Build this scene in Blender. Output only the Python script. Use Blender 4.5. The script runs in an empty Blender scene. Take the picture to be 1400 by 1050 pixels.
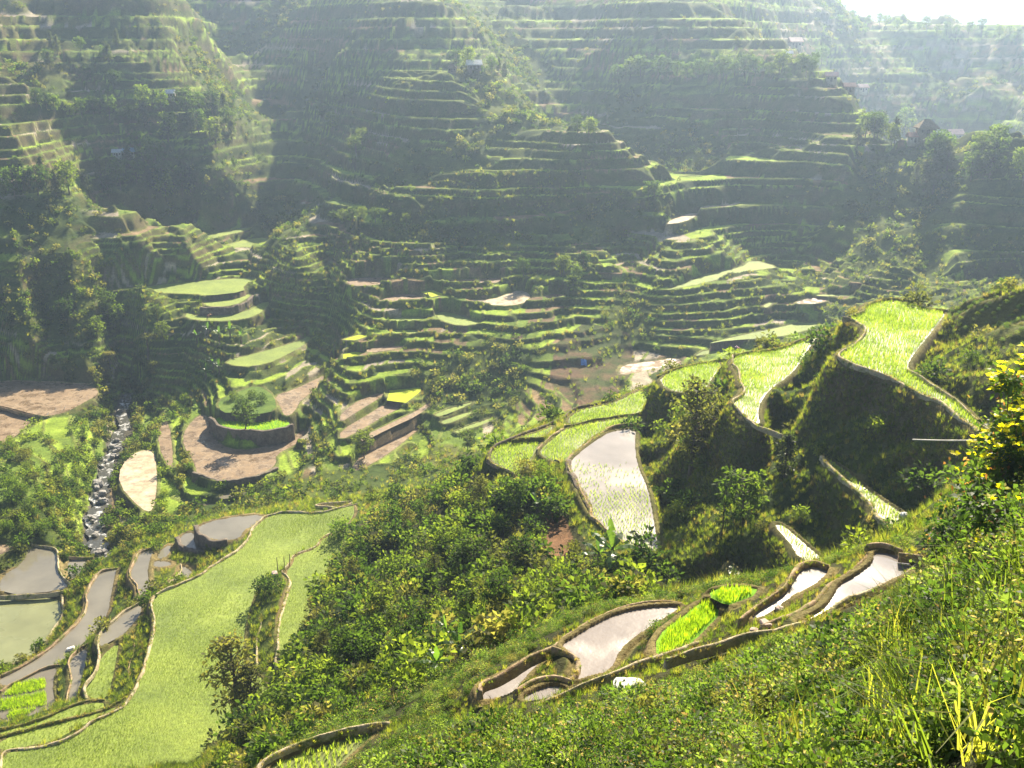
import bpy, math, random
import numpy as np
from mathutils import Vector

# ---------------------------------------------------------------- camera, sky, sun, exposure
scene = bpy.context.scene
COL = scene.collection
F_PX, HORIZON = 1350.0, 50.0                      # focal length and eye level of the photograph (1400 x 1050)
PITCH = math.atan((525.0 - HORIZON) / F_PX)
cd = bpy.data.cameras.new('camera')
cd.sensor_width = 36.0
cd.lens = F_PX / 1400.0 * 36.0
cd.clip_start, cd.clip_end = 0.1, 20000.0
cam = bpy.data.objects.new('camera', cd)
COL.objects.link(cam)
cam.location = (0, 0, 0)
cam.rotation_euler = (math.pi / 2 - PITCH, 0, 0)
scene.camera = cam

SUN_EL, SUN_AZ = math.radians(36.0), math.radians(18.0)   # sun ahead of the camera, to the right
w = bpy.data.worlds.new('World')
scene.world = w
w.use_nodes = True
nt = w.node_tree
sky = nt.nodes.new('ShaderNodeTexSky')
sky.sky_type = 'NISHITA'
sky.sun_disc = False
sky.sun_elevation = SUN_EL
sky.sun_rotation = SUN_AZ
sky.altitude = 1200
sky.dust_density = 2.5
bg = nt.nodes['Background']
bg.inputs['Strength'].default_value = 0.05
nt.links.new(sky.outputs[0], bg.inputs['Color'])

sl = bpy.data.lights.new('sun', 'SUN')
sl.energy = 5.0
sl.angle = math.radians(0.5)
sl.color = (1.0, 0.88, 0.68)
sun = bpy.data.objects.new('sun', sl)
COL.objects.link(sun)
sdir = Vector((math.sin(SUN_AZ) * math.cos(SUN_EL), math.cos(SUN_AZ) * math.cos(SUN_EL), math.sin(SUN_EL)))
sun.rotation_euler = sdir.to_track_quat('Z', 'Y').to_euler()
sun.location = (40, 80, 60)

scene.view_settings.view_transform = 'Standard'
scene.view_settings.look = 'None'
scene.view_settings.exposure = 1.72
scene.view_settings.gamma = 1.0
scene.render.engine = 'CYCLES'
cy = scene.cycles
cy.max_bounces = 5
cy.diffuse_bounces = 2
cy.glossy_bounces = 2
cy.transmission_bounces = 3
cy.transparent_max_bounces = 4
cy.volume_bounces = 0
cy.caustics_reflective = False
cy.caustics_refractive = False
cy.sample_clamp_indirect = 4.0

rng = np.random.default_rng(7)
random.seed(7)

# ---------------------------------------------------------------- helpers: photograph -> place
SP, CP = math.sin(PITCH), math.cos(PITCH)
def ray(u, v):
    x, y = (u - 700.0) / F_PX, (525.0 - v) / F_PX
    return np.array([x, CP + y * SP, -SP + y * CP])
def at(u, v, z):
    r = ray(u, v)
    return r * (z / r[2])
def atd(u, v, d):
    r = ray(u, v)
    return r * (d / math.hypot(r[0], r[1]))
def project(P):
    x, y, z = P[..., 0], P[..., 1], P[..., 2]
    f = y * CP - z * SP
    up = y * SP + z * CP
    return 700 + F_PX * x / f, 525 - F_PX * up / f

def hash2(ix, iy, seed):
    h = (ix.astype(np.int64) * 374761393 + iy.astype(np.int64) * 668265263 + seed * 974634821) & 0xffffffff
    h = ((h ^ (h >> 13)) * 1274126177) & 0xffffffff
    return ((h ^ (h >> 16)) & 0xffff) / 65535.0
def vnoise(x, y, seed=0):
    ix, iy = np.floor(x), np.floor(y)
    fx, fy = x - ix, y - iy
    fx, fy = fx * fx * (3 - 2 * fx), fy * fy * (3 - 2 * fy)
    a, b = hash2(ix, iy, seed), hash2(ix + 1, iy, seed)
    c, d = hash2(ix, iy + 1, seed), hash2(ix + 1, iy + 1, seed)
    return (a * (1 - fx) + b * fx) * (1 - fy) + (c * (1 - fx) + d * fx) * fy - 0.5
def fbm(x, y, seed=0, octv=4):
    s, a = 0.0, 1.0
    for k in range(octv):
        s = s + a * vnoise(x * 2 ** k + 13.7 * k, y * 2 ** k - 7.3 * k, seed + k)
        a *= 0.5
    return s
def sstep(a, b, x):
    t = np.clip((x - a) / (b - a), 0, 1)
    return t * t * (3 - 2 * t)

def chaikin(P, n=2, closed=True):
    for _ in range(n):
        Q = np.roll(P, -1, 0) if closed else P[1:]
        A = P if closed else P[:-1]
        N = np.stack([A * .75 + Q * .25, A * .25 + Q * .75], 1).reshape(-1, P.shape[1])
        P = N if closed else np.vstack([P[:1], N, P[-1:]])
    return P
ORG = {'a': (0, 0), 'b': (465, 0), 'c': (930, 0), 'd': (0, 350), 'e': (465, 350), 'f': (930, 350),
       'g': (0, 698), 'h': (465, 698), 'i': (930, 698)}
KZ = 470.0 / 1400.0
def pts(s):
    """'g 10,20 30,40 h 5,6 ...' -> photograph coordinates; a letter picks the survey sheet, p = photograph pixels"""
    out, o, k = [], (0, 0), 1.0
    for t in s.split():
        if t == 'p':
            o, k = (0, 0), 1.0
        elif t in ORG:
            o, k = ORG[t], KZ
        else:
            x, y = t.split(',')
            out.append((o[0] + float(x) * k, o[1] + float(y) * k))
    return out
# ---------------------------------------------------------------- paddies: name, level (m below the viewpoint), kind, outline
# kinds: rice / lawn (close rice seen as green sheet) / water / mud / seed (bright seedbed) / grass
PAD = '''
B1|-20|water|h 570,718 640,690 710,650 780,605 850,580 800,640 740,700 710,745 640,770 580,778 566,745
B2|-19.2|water|h 895,552 960,512 1040,462 1140,417 1240,397 1370,390 1390,400 1310,450 1200,520 1140,570 1100,660 1020,678 970,695 942,692 972,650 975,610 935,580
B3|-18.8|water|h 735,770 790,735 870,712 935,733 880,765 790,790
B4|-18.3|seed|i -100,600 -97,512 0,440 100,362 190,395 30,560 -20,580
B4b|-18.0|seed|i 105,345 165,312 318,312 300,350 240,372 190,388
B5|-17.2|water|i 280,455 320,402 400,352 460,285 500,233 560,230 605,245 590,272 540,312 440,362 360,430
B6|-16.2|water|i 495,448 580,405 622,352 645,303 722,262 790,208 785,172 860,175 930,205 955,245 880,278 800,318 700,368 600,418 530,450
PTOP|-22|rice|f 745,198 830,184 950,194 1000,220 1090,226 1040,290 1000,340 930,430 930,462 1000,512 1080,562 1150,612 1220,682 1290,742 1285,775 1200,705 1110,635 1040,585 960,555 880,506 800,470 710,445 645,412 648,395 695,372 745,335 760,305 725,280 672,255 745,230
PMID|-27|rice|f 215,412 300,393 400,384 480,352 540,325 568,322 520,380 480,450 430,500 370,540 330,590 315,640 328,688 290,675 240,627 208,594 268,550 243,520 238,480 212,450
STRIPA|-27.3|rice|f 595,822 640,850 700,890 760,950 830,1000 900,1045 i 900,5 930,60 938,92 890,112 850,50 790,15 f 800,1042 740,975 670,905 620,868
STRIPB|-30.3|rice|i 375,52 420,60 500,130 560,180 598,216 490,203 445,130
STRIPC|-33|rice|i 190,210 230,240 280,290 205,298
PW|-35|pond|e 930,848 965,808 1040,752 1100,714 1205,702 1200,765 1210,850 1255,950 1272,1040 h 1298,170 1300,182 1240,182 1170,148 1080,75 1025,20 e 1005,1030 960,940 935,890
PR1|-35.7|rice|e 812,790 880,733 920,703 1060,675 1240,652 1225,690 1100,698 1020,742 950,800 905,850 820,818
PR2|-36|rice|e 925,688 935,652 1000,622 1110,602 1250,535 1262,635 1100,662
PR3|-36.5|rice|e 622,780 700,757 825,748 798,790 770,850 722,900 680,876 604,828
PR4|-36.3|rice|e 730,742 822,712 878,688 830,738 700,752
PC|-32|rice|f -90,492 60,442 180,428 130,500 100,545 30,560 -60,545
G|-58|lawn|g 5,1110 5,992 100,974 230,954 330,902 370,866 500,802 546,742 592,640 618,540 632,450 613,380 625,348 705,312 822,263 862,226 962,171 1018,112 1024,82 1095,18 1180,8 1290,14 1370,-5 1440,-30 1445,20 1390,82 1308,105 1288,150 1188,178 1180,215 1140,252 1080,265 1040,330 1000,460 990,560 1000,640 1090,700 1080,830 930,930 860,1060 840,1110
G2|-57.4|lawn|g 1420,85 1500,60 1400,210 1320,330 1240,520 1215,630 1150,640 1135,580 1134,480 1168,360 1190,300 1160,258 1195,215 1200,184 1294,154 1314,110
B0|-22.7|rice|g 1085,1065 1120,1032 1200,998 1300,963 1400,937 h 50,915 130,893 180,885 130,925 60,985 0,1040 g 1370,1110
E1B|-58.7|lawn|g 0,930 200,874 420,818 500,790 450,830 360,858 230,938 100,962 0,985
E1A|-59.3|lawn|g 0,898 150,862 300,795 425,776 425,808 200,862 0,918
E2|-60.2|lawn|g 358,765 345,712 392,665 410,595 485,532 476,600 456,700 436,768
E3|-59.8|water|g 408,548 398,538 414,492 472,442 522,402 580,378 575,420 510,500 480,518 415,552
E4|-61|water|g 560,168 632,152 608,200 600,270 618,322 562,362 566,345 560,308 525,262 548,212
E5|-63|water|g 478,237 402,252 380,292 350,345 360,380 335,442 262,512 182,582 62,652 0,678 0,720 100,692 220,630 275,600 350,535 398,490 440,420 455,330 470,255
E6|-62.4|seedwater|g 0,742 70,702 150,655 240,635 213,690 228,800 160,828 0,878
E7|-61.6|water|g 278,612 358,548 344,650 308,770 275,798 290,690
E8|-65|water|g 125,142 235,157 232,240 285,298 250,328 0,345 0,270 92,218
E9|-65.5|lawnwater|g 0,358 243,347 256,430 198,510 156,580 0,642 -60,600 -60,360
E10|-65.2|water|g 278,197 372,202 302,282 274,268
EW1|-59|water|g 802,65 900,32 1085,12 1038,60 990,82 978,115 880,124 808,88
EW2|-60.6|water|g 724,115 762,88 792,92 792,130 838,172 752,150
EW3|-61.2|water|g 738,218 798,262 645,325 732,260
EW4|-61.4|water|g 642,172 698,132 690,185 642,200
EW5|-61.2|water|g 625,205 690,208 700,222 660,232 625,228
CRES|-66|mud|d 812,645 848,652 860,720 900,772 980,792 1080,777 1180,747 1240,702 1238,740 1200,770 1122,810 1125,850 1080,880 1000,905 900,920 802,890 792,840 762,800 742,750 757,700
ISL|-63.4|seed|d 862,662 920,700 1000,710 1100,708 1185,690 1170,672 1030,662 960,645
ISU|-61.9|grass|d 882,592 950,560 1050,522 1118,570 1128,630 1030,648 960,638 902,638
RP1|-68.2|pale|d 560,792 628,792 638,870 640,930 625,1045 572,1030 482,930 492,852
RP2|-67.3|mud|d 652,682 690,672 708,850 690,868 642,770
RP3|-67.4|water|d 882,982 960,962 1058,942 1000,966 920,992
RP4|-68.2|mud|d 692,972 760,1002 985,1022 800,1018
LP1|-66|mud|d -60,510 60,510 200,514 378,526 408,560 340,598 270,636 200,652 150,648 0,608 -60,600
LP2|-66.9|mud|d -60,618 0,626 138,662 108,690 60,738 0,780 -60,800
LP3|-64.2|mud|g -60,140 52,140 52,155 0,182 -60,200
HP1|-53|lawn|d 370,148 600,122 830,100 1058,86 990,120 998,145 835,163 800,153
HP2|-54.3|lawn|d 822,186 960,176 1013,152 1028,160 958,203 850,208
HP3|-55.8|lawn|d 760,227 800,245 870,245 1010,226 1058,192 1108,182 1068,230 1000,258 860,268 752,253
HP4|-60|lawn|d 902,430 1060,392 1200,352 1268,322 1258,350 1178,398 1080,442 980,453
HP5|-48.2|lawn|p 138,331 200,318 262,311 262,314 200,322 140,333
HP6|-49.6|lawn|p 205,330 270,324 346,309 345,314 270,330 205,335
HP7|-51|lawn|p 228,350 300,338 350,323 385,330 352,337 300,345 228,353
G5|-62.6|mud|d 1112,572 1200,542 1330,482 1400,442 1338,520 1228,580 1198,638 1160,656 1142,612
C1|-60.9|yellow|e 190,588 202,547 328,536 328,552 268,598
SA|f|mud|e 0,642 82,582 178,552 168,575 60,640 0,680
SB|f|mud|e 0,712 120,642 180,602 285,602 200,640 82,710 0,752
SC|f|mud|e 82,740 180,692 330,622 368,582 388,590 318,650 210,698 92,758
SD|f|mud|e 42,868 92,800 200,742 318,692 328,700 230,780 178,818 72,878
SE|f|lawn|e 382,642 540,592 528,606 402,658
SF|f|lawn|e 402,672 538,632 536,642 432,688
SG|f|lawn|e 462,712 638,652 638,662 482,724
T1|f|yellow|e 12,340 70,322 128,322 60,343
T2|f|yellow|e 12,400 60,390 104,396 60,414 12,418
T3|f|mud|e 105,380 180,367 278,367 200,384 112,394
T4|f|lawn|e 190,252 372,250 330,266 202,270
T5|f|lawn|e 388,230 450,227 538,262 588,270 490,288 402,260
T6|f|lawn|e 202,302 328,302 308,318 212,314
T7|f|mud|e 152,190 202,162 290,152 356,175 328,185 232,190
T8|f|yellow|e 328,146 380,140 422,155 375,167
T9|f|pale|e 502,180 620,178 680,155 730,137 778,156 768,185 700,203 600,198
T10|f|mud|e 352,102 480,97 678,87 660,104 560,118 400,108
T11|f|mud|e 22,112 42,88 248,87 200,110 82,124
T12|f|mud|e 922,47 1060,45 1180,22 1298,7 1240,17 1100,46
T13|f|mud|e 822,166 870,152 938,160 868,178
T14|f|mud|e 1132,480 1152,442 1250,432 1380,412 1398,448 1290,455 1172,483
T15|f|lawn|f -60,140 0,120 100,77 250,47 290,14 408,47 332,54 230,74 90,113 0,128
T16|f|lawn|f 332,202 388,182 352,214
T17|f|mud|f 452,195 540,167 608,180 560,194
T18|f|lawn|f 92,360 250,322 400,292 480,272 598,272 500,308 380,333 200,343
T19|f|lawn|f 52,410 102,382 298,362 298,367 112,398
T21|f|pale|f 1092,192 1250,172 1398,162 1398,168 1250,179
T22|f|lawn|f 552,157 738,157 700,165 560,164
T23|-40|pale|p 905,307 940,291 957,292 935,304
T24|f|lawn|p 788,335 855,330 850,333 790,338
'''
def z_floor(v):
    """level of the evenly rising valley floor where the sight line at photograph row v meets it"""
    td = math.tan(PITCH + math.atan((v - 525.0) / F_PX))
    return -td * (64 + 0.27 * 150) / (0.27 + td)
PADS = []
for line in PAD.strip().splitlines():
    nm, z, kind, s = line.split('|')
    uv = np.array(pts(s))
    z = z_floor(uv[:, 1].mean()) if z == 'f' else float(z)
    P = np.array([at(u, v, z) for u, v in uv])[:, :2]
    if kind != 'yellow': P = chaikin(P, 1)
    PADS.append(dict(name=nm, z=z, kind=kind, P=P, d=float(np.hypot(*P.mean(0)))))

def inside(P, X, Y):
    n = len(P)
    c = np.zeros(X.shape, bool)
    j = n - 1
    for i in range(n):
        xi, yi, xj, yj = P[i, 0], P[i, 1], P[j, 0], P[j, 1]
        if yi != yj:
            c ^= ((yi > Y) != (yj > Y)) & (X < (xj - xi) * (Y - yi) / (yj - yi) + xi)
        j = i
    return c
def dist_poly(P, X, Y, closed=True):
    best = np.full(X.shape, 1e9)
    n = len(P)
    for i in range(n if closed else n - 1):
        ax, ay = P[i]
        bx, by = P[(i + 1) % n]
        dx, dy = bx - ax, by - ay
        L = dx * dx + dy * dy + 1e-9
        t = np.clip(((X - ax) * dx + (Y - ay) * dy) / L, 0, 1)
        best = np.minimum(best, (X - ax - t * dx) ** 2 + (Y - ay - t * dy) ** 2)
    return np.sqrt(best)
# ---------------------------------------------------------------- terrain: one sheet, radial grid about the viewpoint
# survey points: photograph u, v and either the level z (negative) or, with 'd', the ground distance in metres; last = terracedness
CTRL = '''
1400,1050,d5.5 1200,1050,d7 1000,1050,d9.5 850,1050,d11.5 700,1050,d14 560,1050,d19 480,1050,d24 380,1050,d31 540,995,d31 440,1015,d34
1380,900,d9 1200,900,d13 1000,950,d18 1100,908,d20 1150,900,d20.5 1210,882,d20.5 1260,858,d21 1180,862,d24.5 1235,832,d25.5 1305,796,d23.5 1390,705,d19 1390,780,d14 1340,745,d22 1450,650,d21 1450,520,d62 1390,605,d57 1340,640,d53
1040,900,d23 900,960,d20 780,990,d21 640,980,d26 560,960,d34 600,1010,d22
1395,480,d70 1330,440,d76 1400,412,d81 1300,470,d74 1275,500,d72 1390,520,d66 1350,540,d68
1200,620,-25.2 1120,540,-25.4 1250,650,-25 1100,600,-26.2 1160,590,-25 1060,640,-29 1000,620,-30 960,600,-30 1000,700,-31.5 920,650,-33 1050,700,-30 1150,700,-28.6 950,720,-33.5 930,770,-35 1040,760,-31.5 1150,735,-29
1000,560,-28.5 940,560,-33 1130,470,-23.5 1110,500,-25
880,790,d56 960,790,d52 820,800,d52 750,760,d64 780,720,d70 700,700,d73 640,690,d82 660,760,d66 600,720,d82 560,760,d80 600,800,d66 700,830,d48 760,840,d42 640,880,d42 560,880,d52 500,830,d70 480,900,d56 430,880,d72 440,950,d55 500,960,d42 520,720,d95 500,760,d88 560,700,d97 600,670,d98 640,650,d95 420,810,d88
320,1010,d62 380,980,d58 280,1040,d62 400,1020,d42 230,1060,d66
350,830,-57 385,800,-56.6
300,770,-60.8 170,740,-63 150,770,-64 120,700,-66.5 60,700,-63 20,640,-62.5 90,620,-65 0,690,-61 50,660,-62 130,600,-66.5 10,780,-63.5 
140,650,-69.6 135,700,-69.6 140,745,-69.4 155,620,-69.8 165,590,-70 175,560,-70.2 185,530,-70.3 180,720,-68.4 230,715,-67.5 200,600,-68.6
80,500,-66 0,500,-66 180,500,-66.5 250,520,-65.5 120,430,d214 40,430,d214 200,440,d212 260,470,-62 100,360,d228 0,360,d228 200,370,d225 180,400,d219 300,450,-60 
100,320,d236 30,300,d240 200,320,d236 260,340,d234 0,262,d249 150,262,d248 230,270,d245 290,290,d247 60,220,d259 0,190,d266 130,205,d262 40,180,d268 200,215,d260 250,250,d252
0,130,d283 100,150,d278 200,170,d274 270,180,d276 310,200,d288 0,60,d306 100,90,d297 180,90,d299 215,120,d296 100,20,d325 180,30,d320 0,10,d328
330,230,d290 340,270,d280 370,300,d265 400,320,d250 420,350,d240 380,350,d236 330,330,d240 430,300,d275 400,250,d305 430,200,d335 400,150,d365 340,120,d375 280,80,d390 230,40,d410 450,130,d365 480,90,d390 350,30,d450 300,10,d460
450,290,d280 450,380,-52.5 470,350,d246 440,420,-56 420,460,-58.5 350,520,-62 280,590,-65.5 240,640,-66.8
600,345,f 640,360,f 500,345,d252 700,310,d256 560,310,d258 620,260,d267 700,260,d266 640,200,d286 700,200,d287 640,150,d303 600,110,d320 680,100,d322 520,240,d283 490,280,d275 560,180,d294 560,130,d316 710,120,d313 740,150,d303 780,185,d290 820,220,d282 870,250,d272 920,275,d264 760,250,d272 780,290,d262 850,300,d262 800,330,d254 900,330,d250 960,330,d252 1000,320,d262 1050,360,d246
600,70,d346 560,40,d372 640,60,d352 480,30,d392 520,10,d395 430,50,d405 620,20,d385 690,90,d335 430,10,d430
760,200,d335 780,150,d358 740,110,d380 730,60,d420 700,30,d440 660,5,d460 860,210,d325 900,150,d344 900,230,d312 850,110,d362 950,180,d330 960,260,d296 930,110,d358
870,85,d366 830,110,d364 960,85,d364 1050,85,d360 1100,100,d356 1140,120,d348 880,60,d376 950,30,d388 870,30,d390 1000,10,d396 1040,50,d380 800,50,d410 780,10,d430 
1180,150,d326 1000,150,d338 1080,180,d325 1000,230,d307 1080,240,d303 1150,190,d316 1220,200,d312 1000,290,d284 1080,270,d290 1140,240,d298 1160,265,d290 1090,300,d281 1180,300,d278 1250,340,d262 1100,340,d266 1200,360,d252 1300,380,d248 1350,395,d246 1150,390,d240 1250,400,d240
1260,190,d304 1330,195,d302 1390,215,d296 1300,250,d288 1390,270,d284 1250,270,d288 1320,320,d272 1390,330,d268 1390,380,d252 1220,300,d278
1060,60,d480 1130,100,d535 1200,110,d560 1200,150,d535 1280,160,d545 1330,180,d535 1130,60,d560 1180,60,d590 1240,80,d598 1300,80,d602 1300,110,d585 1390,80,d604 1390,130,d570 1390,180,d535
1080,-15,d560 1140,0,d600 1180,16,d610 1230,30,d610 1280,42,d610 1330,47,d615 1400,50,d620
200,-30,d335 240,-20,d372 160,-30,d330 260,0,d400 330,-30,d430 390,-35,d450 450,-35,d450 700,-60,d560 300,-60,d480 100,-60,d400 -100,-60,d400 900,-50,d520 1040,-40,d540 500,-60,d480
-150,100,d292 -150,0,d325 -150,250,d242 -150,400,-55 -150,550,-64 -150,700,-60 -150,900,-66 -100,1100,-58 1550,1100,d4.5 1550,900,d7 1550,700,d14 1550,500,d35 1550,420,d60 1550,300,d300 1550,150,d450 1550,60,d600
'''
cx, cyy, cz = [], [], []
for t in CTRL.split():
    u, v, q = t.split(',')
    u, v = float(u), float(v)
    if q[0] == 'd':
        d_ = float(q[1:])
        if d_ >= 230 and v < 420: d_ *= 1 - 0.13 * min(1.0, max(0.0, (u - 360) / 90))
        p = atd(u, v, d_)
    else:
        p = at(u, v, z_floor(v) if q == 'f' else float(q))
    cx.append(p[0]); cyy.append(p[1]); cz.append(p[2])
for p in PADS:
    st = 3 if len(p['P']) > 16 else 2
    for q in p['P'][::st]:
        cx.append(q[0]); cyy.append(q[1]); cz.append(p['z'])
# beyond the last ridge the ground falls away to a deep valley; a far mountain closes the view
for a in range(-50, 51, 10):
    for d, z in ((760, -60), (1000, -160), (1500, -160)):
        if a >= 14 or d > 760:
            cx.append(math.sin(math.radians(a)) * d); cyy.append(math.cos(math.radians(a)) * d); cz.append(z)
for a in (20, 23, 26, 29, 33):
    cx.append(math.sin(math.radians(a)) * 385); cyy.append(math.cos(math.radians(a)) * 385); cz.append(-78)
for a in (-50, -38):
    for d, z in ((20, -40), (60, -58), (3, -4)):
        cx.append(math.sin(math.radians(a)) * d); cyy.append(math.cos(math.radians(a)) * d); cz.append(z)
for a in range(-50, 51, 7):
    for d, z in ((1.8, -2.6), (3.2, -3.6 - max(0, -a) * 0.03), (5.0, -5.0 - max(0, 8 - a) * 0.12)):
        cx.append(math.sin(math.radians(a)) * d); cyy.append(math.cos(math.radians(a)) * d); cz.append(z)
C = np.array([cx, cyy, cz]).T
AZK = 2.2
def warp_co(x, y):
    return np.stack([np.arctan2(x, y) * AZK, np.log(np.hypot(x, y))], -1)
cw = warp_co(C[:, 0], C[:, 1])
D = np.sqrt(((cw[:, None] - cw[None]) ** 2).sum(-1) + 0.03 ** 2)
n = len(C)
A = np.zeros((n + 3, n + 3))
A[:n, :n] = D - np.eye(n) * 0.012
A[:n, n:n + 2] = cw; A[:n, n + 2] = 1
A[n:, :n] = A[:n, n:].T
sol = np.linalg.solve(A, np.concatenate([C[:, 2], [0, 0, 0]]))
def base_z(q):
    out = np.zeros(len(q))
    for i in range(0, len(q), 20000):
        b = q[i:i + 20000]
        K = np.sqrt(((b[:, None] - cw[None]) ** 2).sum(-1) + 0.03 ** 2)
        out[i:i + 20000] = K @ sol[:n] + b @ sol[n:n + 2] + sol[n + 2]
    return out
A0, A1, DA = math.radians(-38), math.radians(38), math.radians(0.085)
ld = np.concatenate([np.arange(math.log(2.2), math.log(15), 0.006), np.arange(math.log(15), math.log(40), 0.0024), np.arange(math.log(40), math.log(130), 0.003),
                     np.arange(math.log(130), math.log(300), 0.0016), np.arange(math.log(300), math.log(1700), 0.004)])
NA, NL = int((A1 - A0) / DA) + 1, len(ld)
az = A0 + np.arange(NA) * DA
ka = 10
ca = np.arange(0, NA + ka, ka)
lc = np.arange(math.log(2.2), math.log(1700) + 0.1, 0.045)
gq = np.stack(np.meshgrid((A0 + ca * DA) * AZK, lc), -1).reshape(-1, 2)
Zc = base_z(gq).reshape(len(lc), len(ca))
ry = (ld - lc[0]) / 0.045; iy = np.minimum(ry.astype(int), len(lc) - 2); fy = (ry - iy)[:, None]
rx = np.arange(NA) / ka; ix = np.minimum(rx.astype(int), len(ca) - 2); fx = (rx - ix)[None]
Z = Zc[iy] * (1 - fy) + Zc[iy + 1] * fy
Z = Z[:, ix] * (1 - fx) + Z[:, ix + 1] * fx
dist = np.exp(ld)[:, None] * np.ones((1, NA))
dld = np.gradient(ld)[:, None]
X = np.sin(az)[None] * np.exp(ld)[:, None]
Y = np.cos(az)[None] * np.exp(ld)[:, None]
# natural unevenness
Z += sstep(36, 26, dist) * 0.30 * fbm(X / 1.1, Y / 1.1, 41, 2)
amp = np.clip(dist * 0.012, 0.12, 4.0) * np.where((dist > 125) & (dist < 205), 0.35, 1)
Z += amp * fbm(X / (amp * 9 + 3), Y / (amp * 9 + 3), 3, 4)
rid = 1 - 2 * np.abs(fbm(X / 34 + 3, Y / 34, 23, 3))
Z += sstep(205, 240, dist) * (4.5 * fbm(X / 30, Y / 30, 17, 3) + 3.0 * (rid - 0.6)) * np.where(dist > 350, 1.3, 1.0) * np.where(az[None] < math.radians(-9), 0.6, 1.0)
# rilled banks between the right-hand paddies
rk = sstep(38, 46, dist) * sstep(105, 92, dist) * sstep(math.radians(5), math.radians(9), az)[None]
Z += rk * (6.0 * np.minimum(fbm((Y + 0.35 * X) / 5.0, X / 17.0, 101, 3) - 0.10, 0.12) + 0.5 * fbm(X / 1.6, Y / 1.6, 103, 2))
Zb = Z.copy()
# terraced hillsides: irregular levels, steep risers
U0, V0 = project(np.stack([X, Y, Z], -1))
tr = np.random.default_rng(3)
lo_ = np.arange(0, 45) * 1.12 + tr.uniform(-.2, .2, 45) - 92.0
LV = np.concatenate([lo_, lo_[-1] + np.cumsum(tr.choice([1.4, 2.0, 2.8, 3.6, 5.0], 110, p=[.2, .3, .25, .17, .08]) * tr.uniform(.85, 1.15, 110))])
zq = Z + 2.6 * fbm(X / 18, Y / 18, 31, 4) * sstep(150, 240, dist) + 0.5 * fbm(X / 7, Y / 7, 33, 2)
q_ = 2.2 * fbm(X / 25, Y / 25, 57, 2) + 0.5
q_ = q_ * 3; qf = q_ - np.floor(q_)
zq = zq + (np.floor(q_) + sstep(0.42, 0.58, qf)) * 0.9 * sstep(150, 175, dist) * (0.35 + 0.75 * sstep(195, 225, dist))   # steps break and merge
kk = np.clip(np.searchsorted(LV, zq.ravel()).reshape(Z.shape) - 1, 0, len(LV) - 2)
fr = (zq - LV[kk]) / (LV[kk + 1] - LV[kk])
RS = np.clip(0.42 + 0.12 * sstep(200, 250, dist) + 0.5 * fbm(X / 50, Y / 50, 77, 2), 0.25, 0.8)   # share of each step that is riser
stp = np.where(fr < 1 - RS, fr / (1 - RS) * 0.05, 0.05 + 0.95 * sstep(1 - RS, 1.0, fr))
Zt = LV[kk] + (LV[kk + 1] - LV[kk]) * stp
plot = az[None] * (26 + 6 * (kk % 3)) + 2.5 * fbm(X / 40, Y / 40, 35, 2) + (kk * 0.37) % 1.0      # plots along a tread, parted by low bunds
pf = np.abs(plot - np.rint(plot)) * dist / 30.0
edge = (fr < 1 - RS) & ((fr < 0.09) | ((pf < 0.35) & (dist < 212))) & (dist < 330)
Zt += edge * np.where(dist > 195, 0.32, 0.16)
tmask = sstep(138, 150, dist) * sstep(760, 640, dist)
over = fbm(X / 30 + 5, Y / 30, 47, 3)                  # overgrown stretches are not terraced
tmask *= 1 - sstep(0.10, 0.30, over - 0.1 * sstep(215, 190, dist))
# steep wooded side of the left spur, river banks and the bushy ridge
wood = np.zeros(Z.shape)
for (bu, bv, ru, rv) in ((80, 410, 125, 85), (690, 500, 48, 42), (860, 440, 50, 45), (640, 325, 150, 18), (830, 290, 70, 30), (240, 240, 110, 45), (640, 530, 90, 60), (60, 300, 90, 45)):
    wd_ = np.where(dist > 120, np.exp(-(((U0 - bu) / ru) ** 2 + ((V0 - bv) / rv) ** 2) * 1.3), 0)
    wood = np.maximum(wood, wd_)
    tmask *= 1 - wd_
Z = Z * (1 - tmask) + Zt * tmask
tread = tmask * (fr < 1 - RS)
# paddies: level floors, a lip at the rim, steep banks outside
ins = np.zeros(Z.shape, bool)
zin = np.full(Z.shape, -1e9)
sw = np.zeros(Z.shape); swz = np.zeros(Z.shape); mw = np.zeros(Z.shape)
rim = np.zeros(Z.shape)
for p in PADS:
    P, zp = p['P'], p['z']
    mg = 6.0
    m = (X > P[:, 0].min() - mg) & (X < P[:, 0].max() + mg) & (Y > P[:, 1].min() - mg) & (Y < P[:, 1].max() + mg)
    idx = np.nonzero(m)
    if not len(idx[0]):
        continue
    x, y = X[idx], Y[idx]
    i_ = inside(P, x, y)
    ds = dist_poly(P, x, y)
    lipw = 0.45 if p['d'] > 100 else 0.28 if p['d'] > 50 else 0.2
    lip = 0.10 if p['kind'] in ('water', 'pond', 'rice', 'lawn', 'seedwater', 'lawnwater') else 0.04
    delta = np.abs(Zb[idx] - zp)
    W = lipw + np.clip(delta * 0.42, 0.25, 4.0)
    wgt = np.where(i_, 0, 1 - sstep(lipw, 1.0, (ds - lipw) / (W - lipw) * (1.0 - lipw) + lipw))
    wgt = np.where(~i_ & (ds < lipw), 1.0, wgt)
    z_ = np.where(ds < lipw, zp + lip, zp)
    w4 = wgt ** 4
    sw[idx] += w4; swz[idx] += w4 * z_
    mw[idx] = np.maximum(mw[idx], wgt)
    rim[idx] = np.maximum(rim[idx], np.where(i_, 0, 1 - sstep(lipw, lipw + .35, ds)))
    zi = zin[idx]
    zin[idx] = np.where(i_, np.maximum(zi, zp), zi)
    ins[idx] |= i_
out = (~ins) & (mw > 0)
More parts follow.
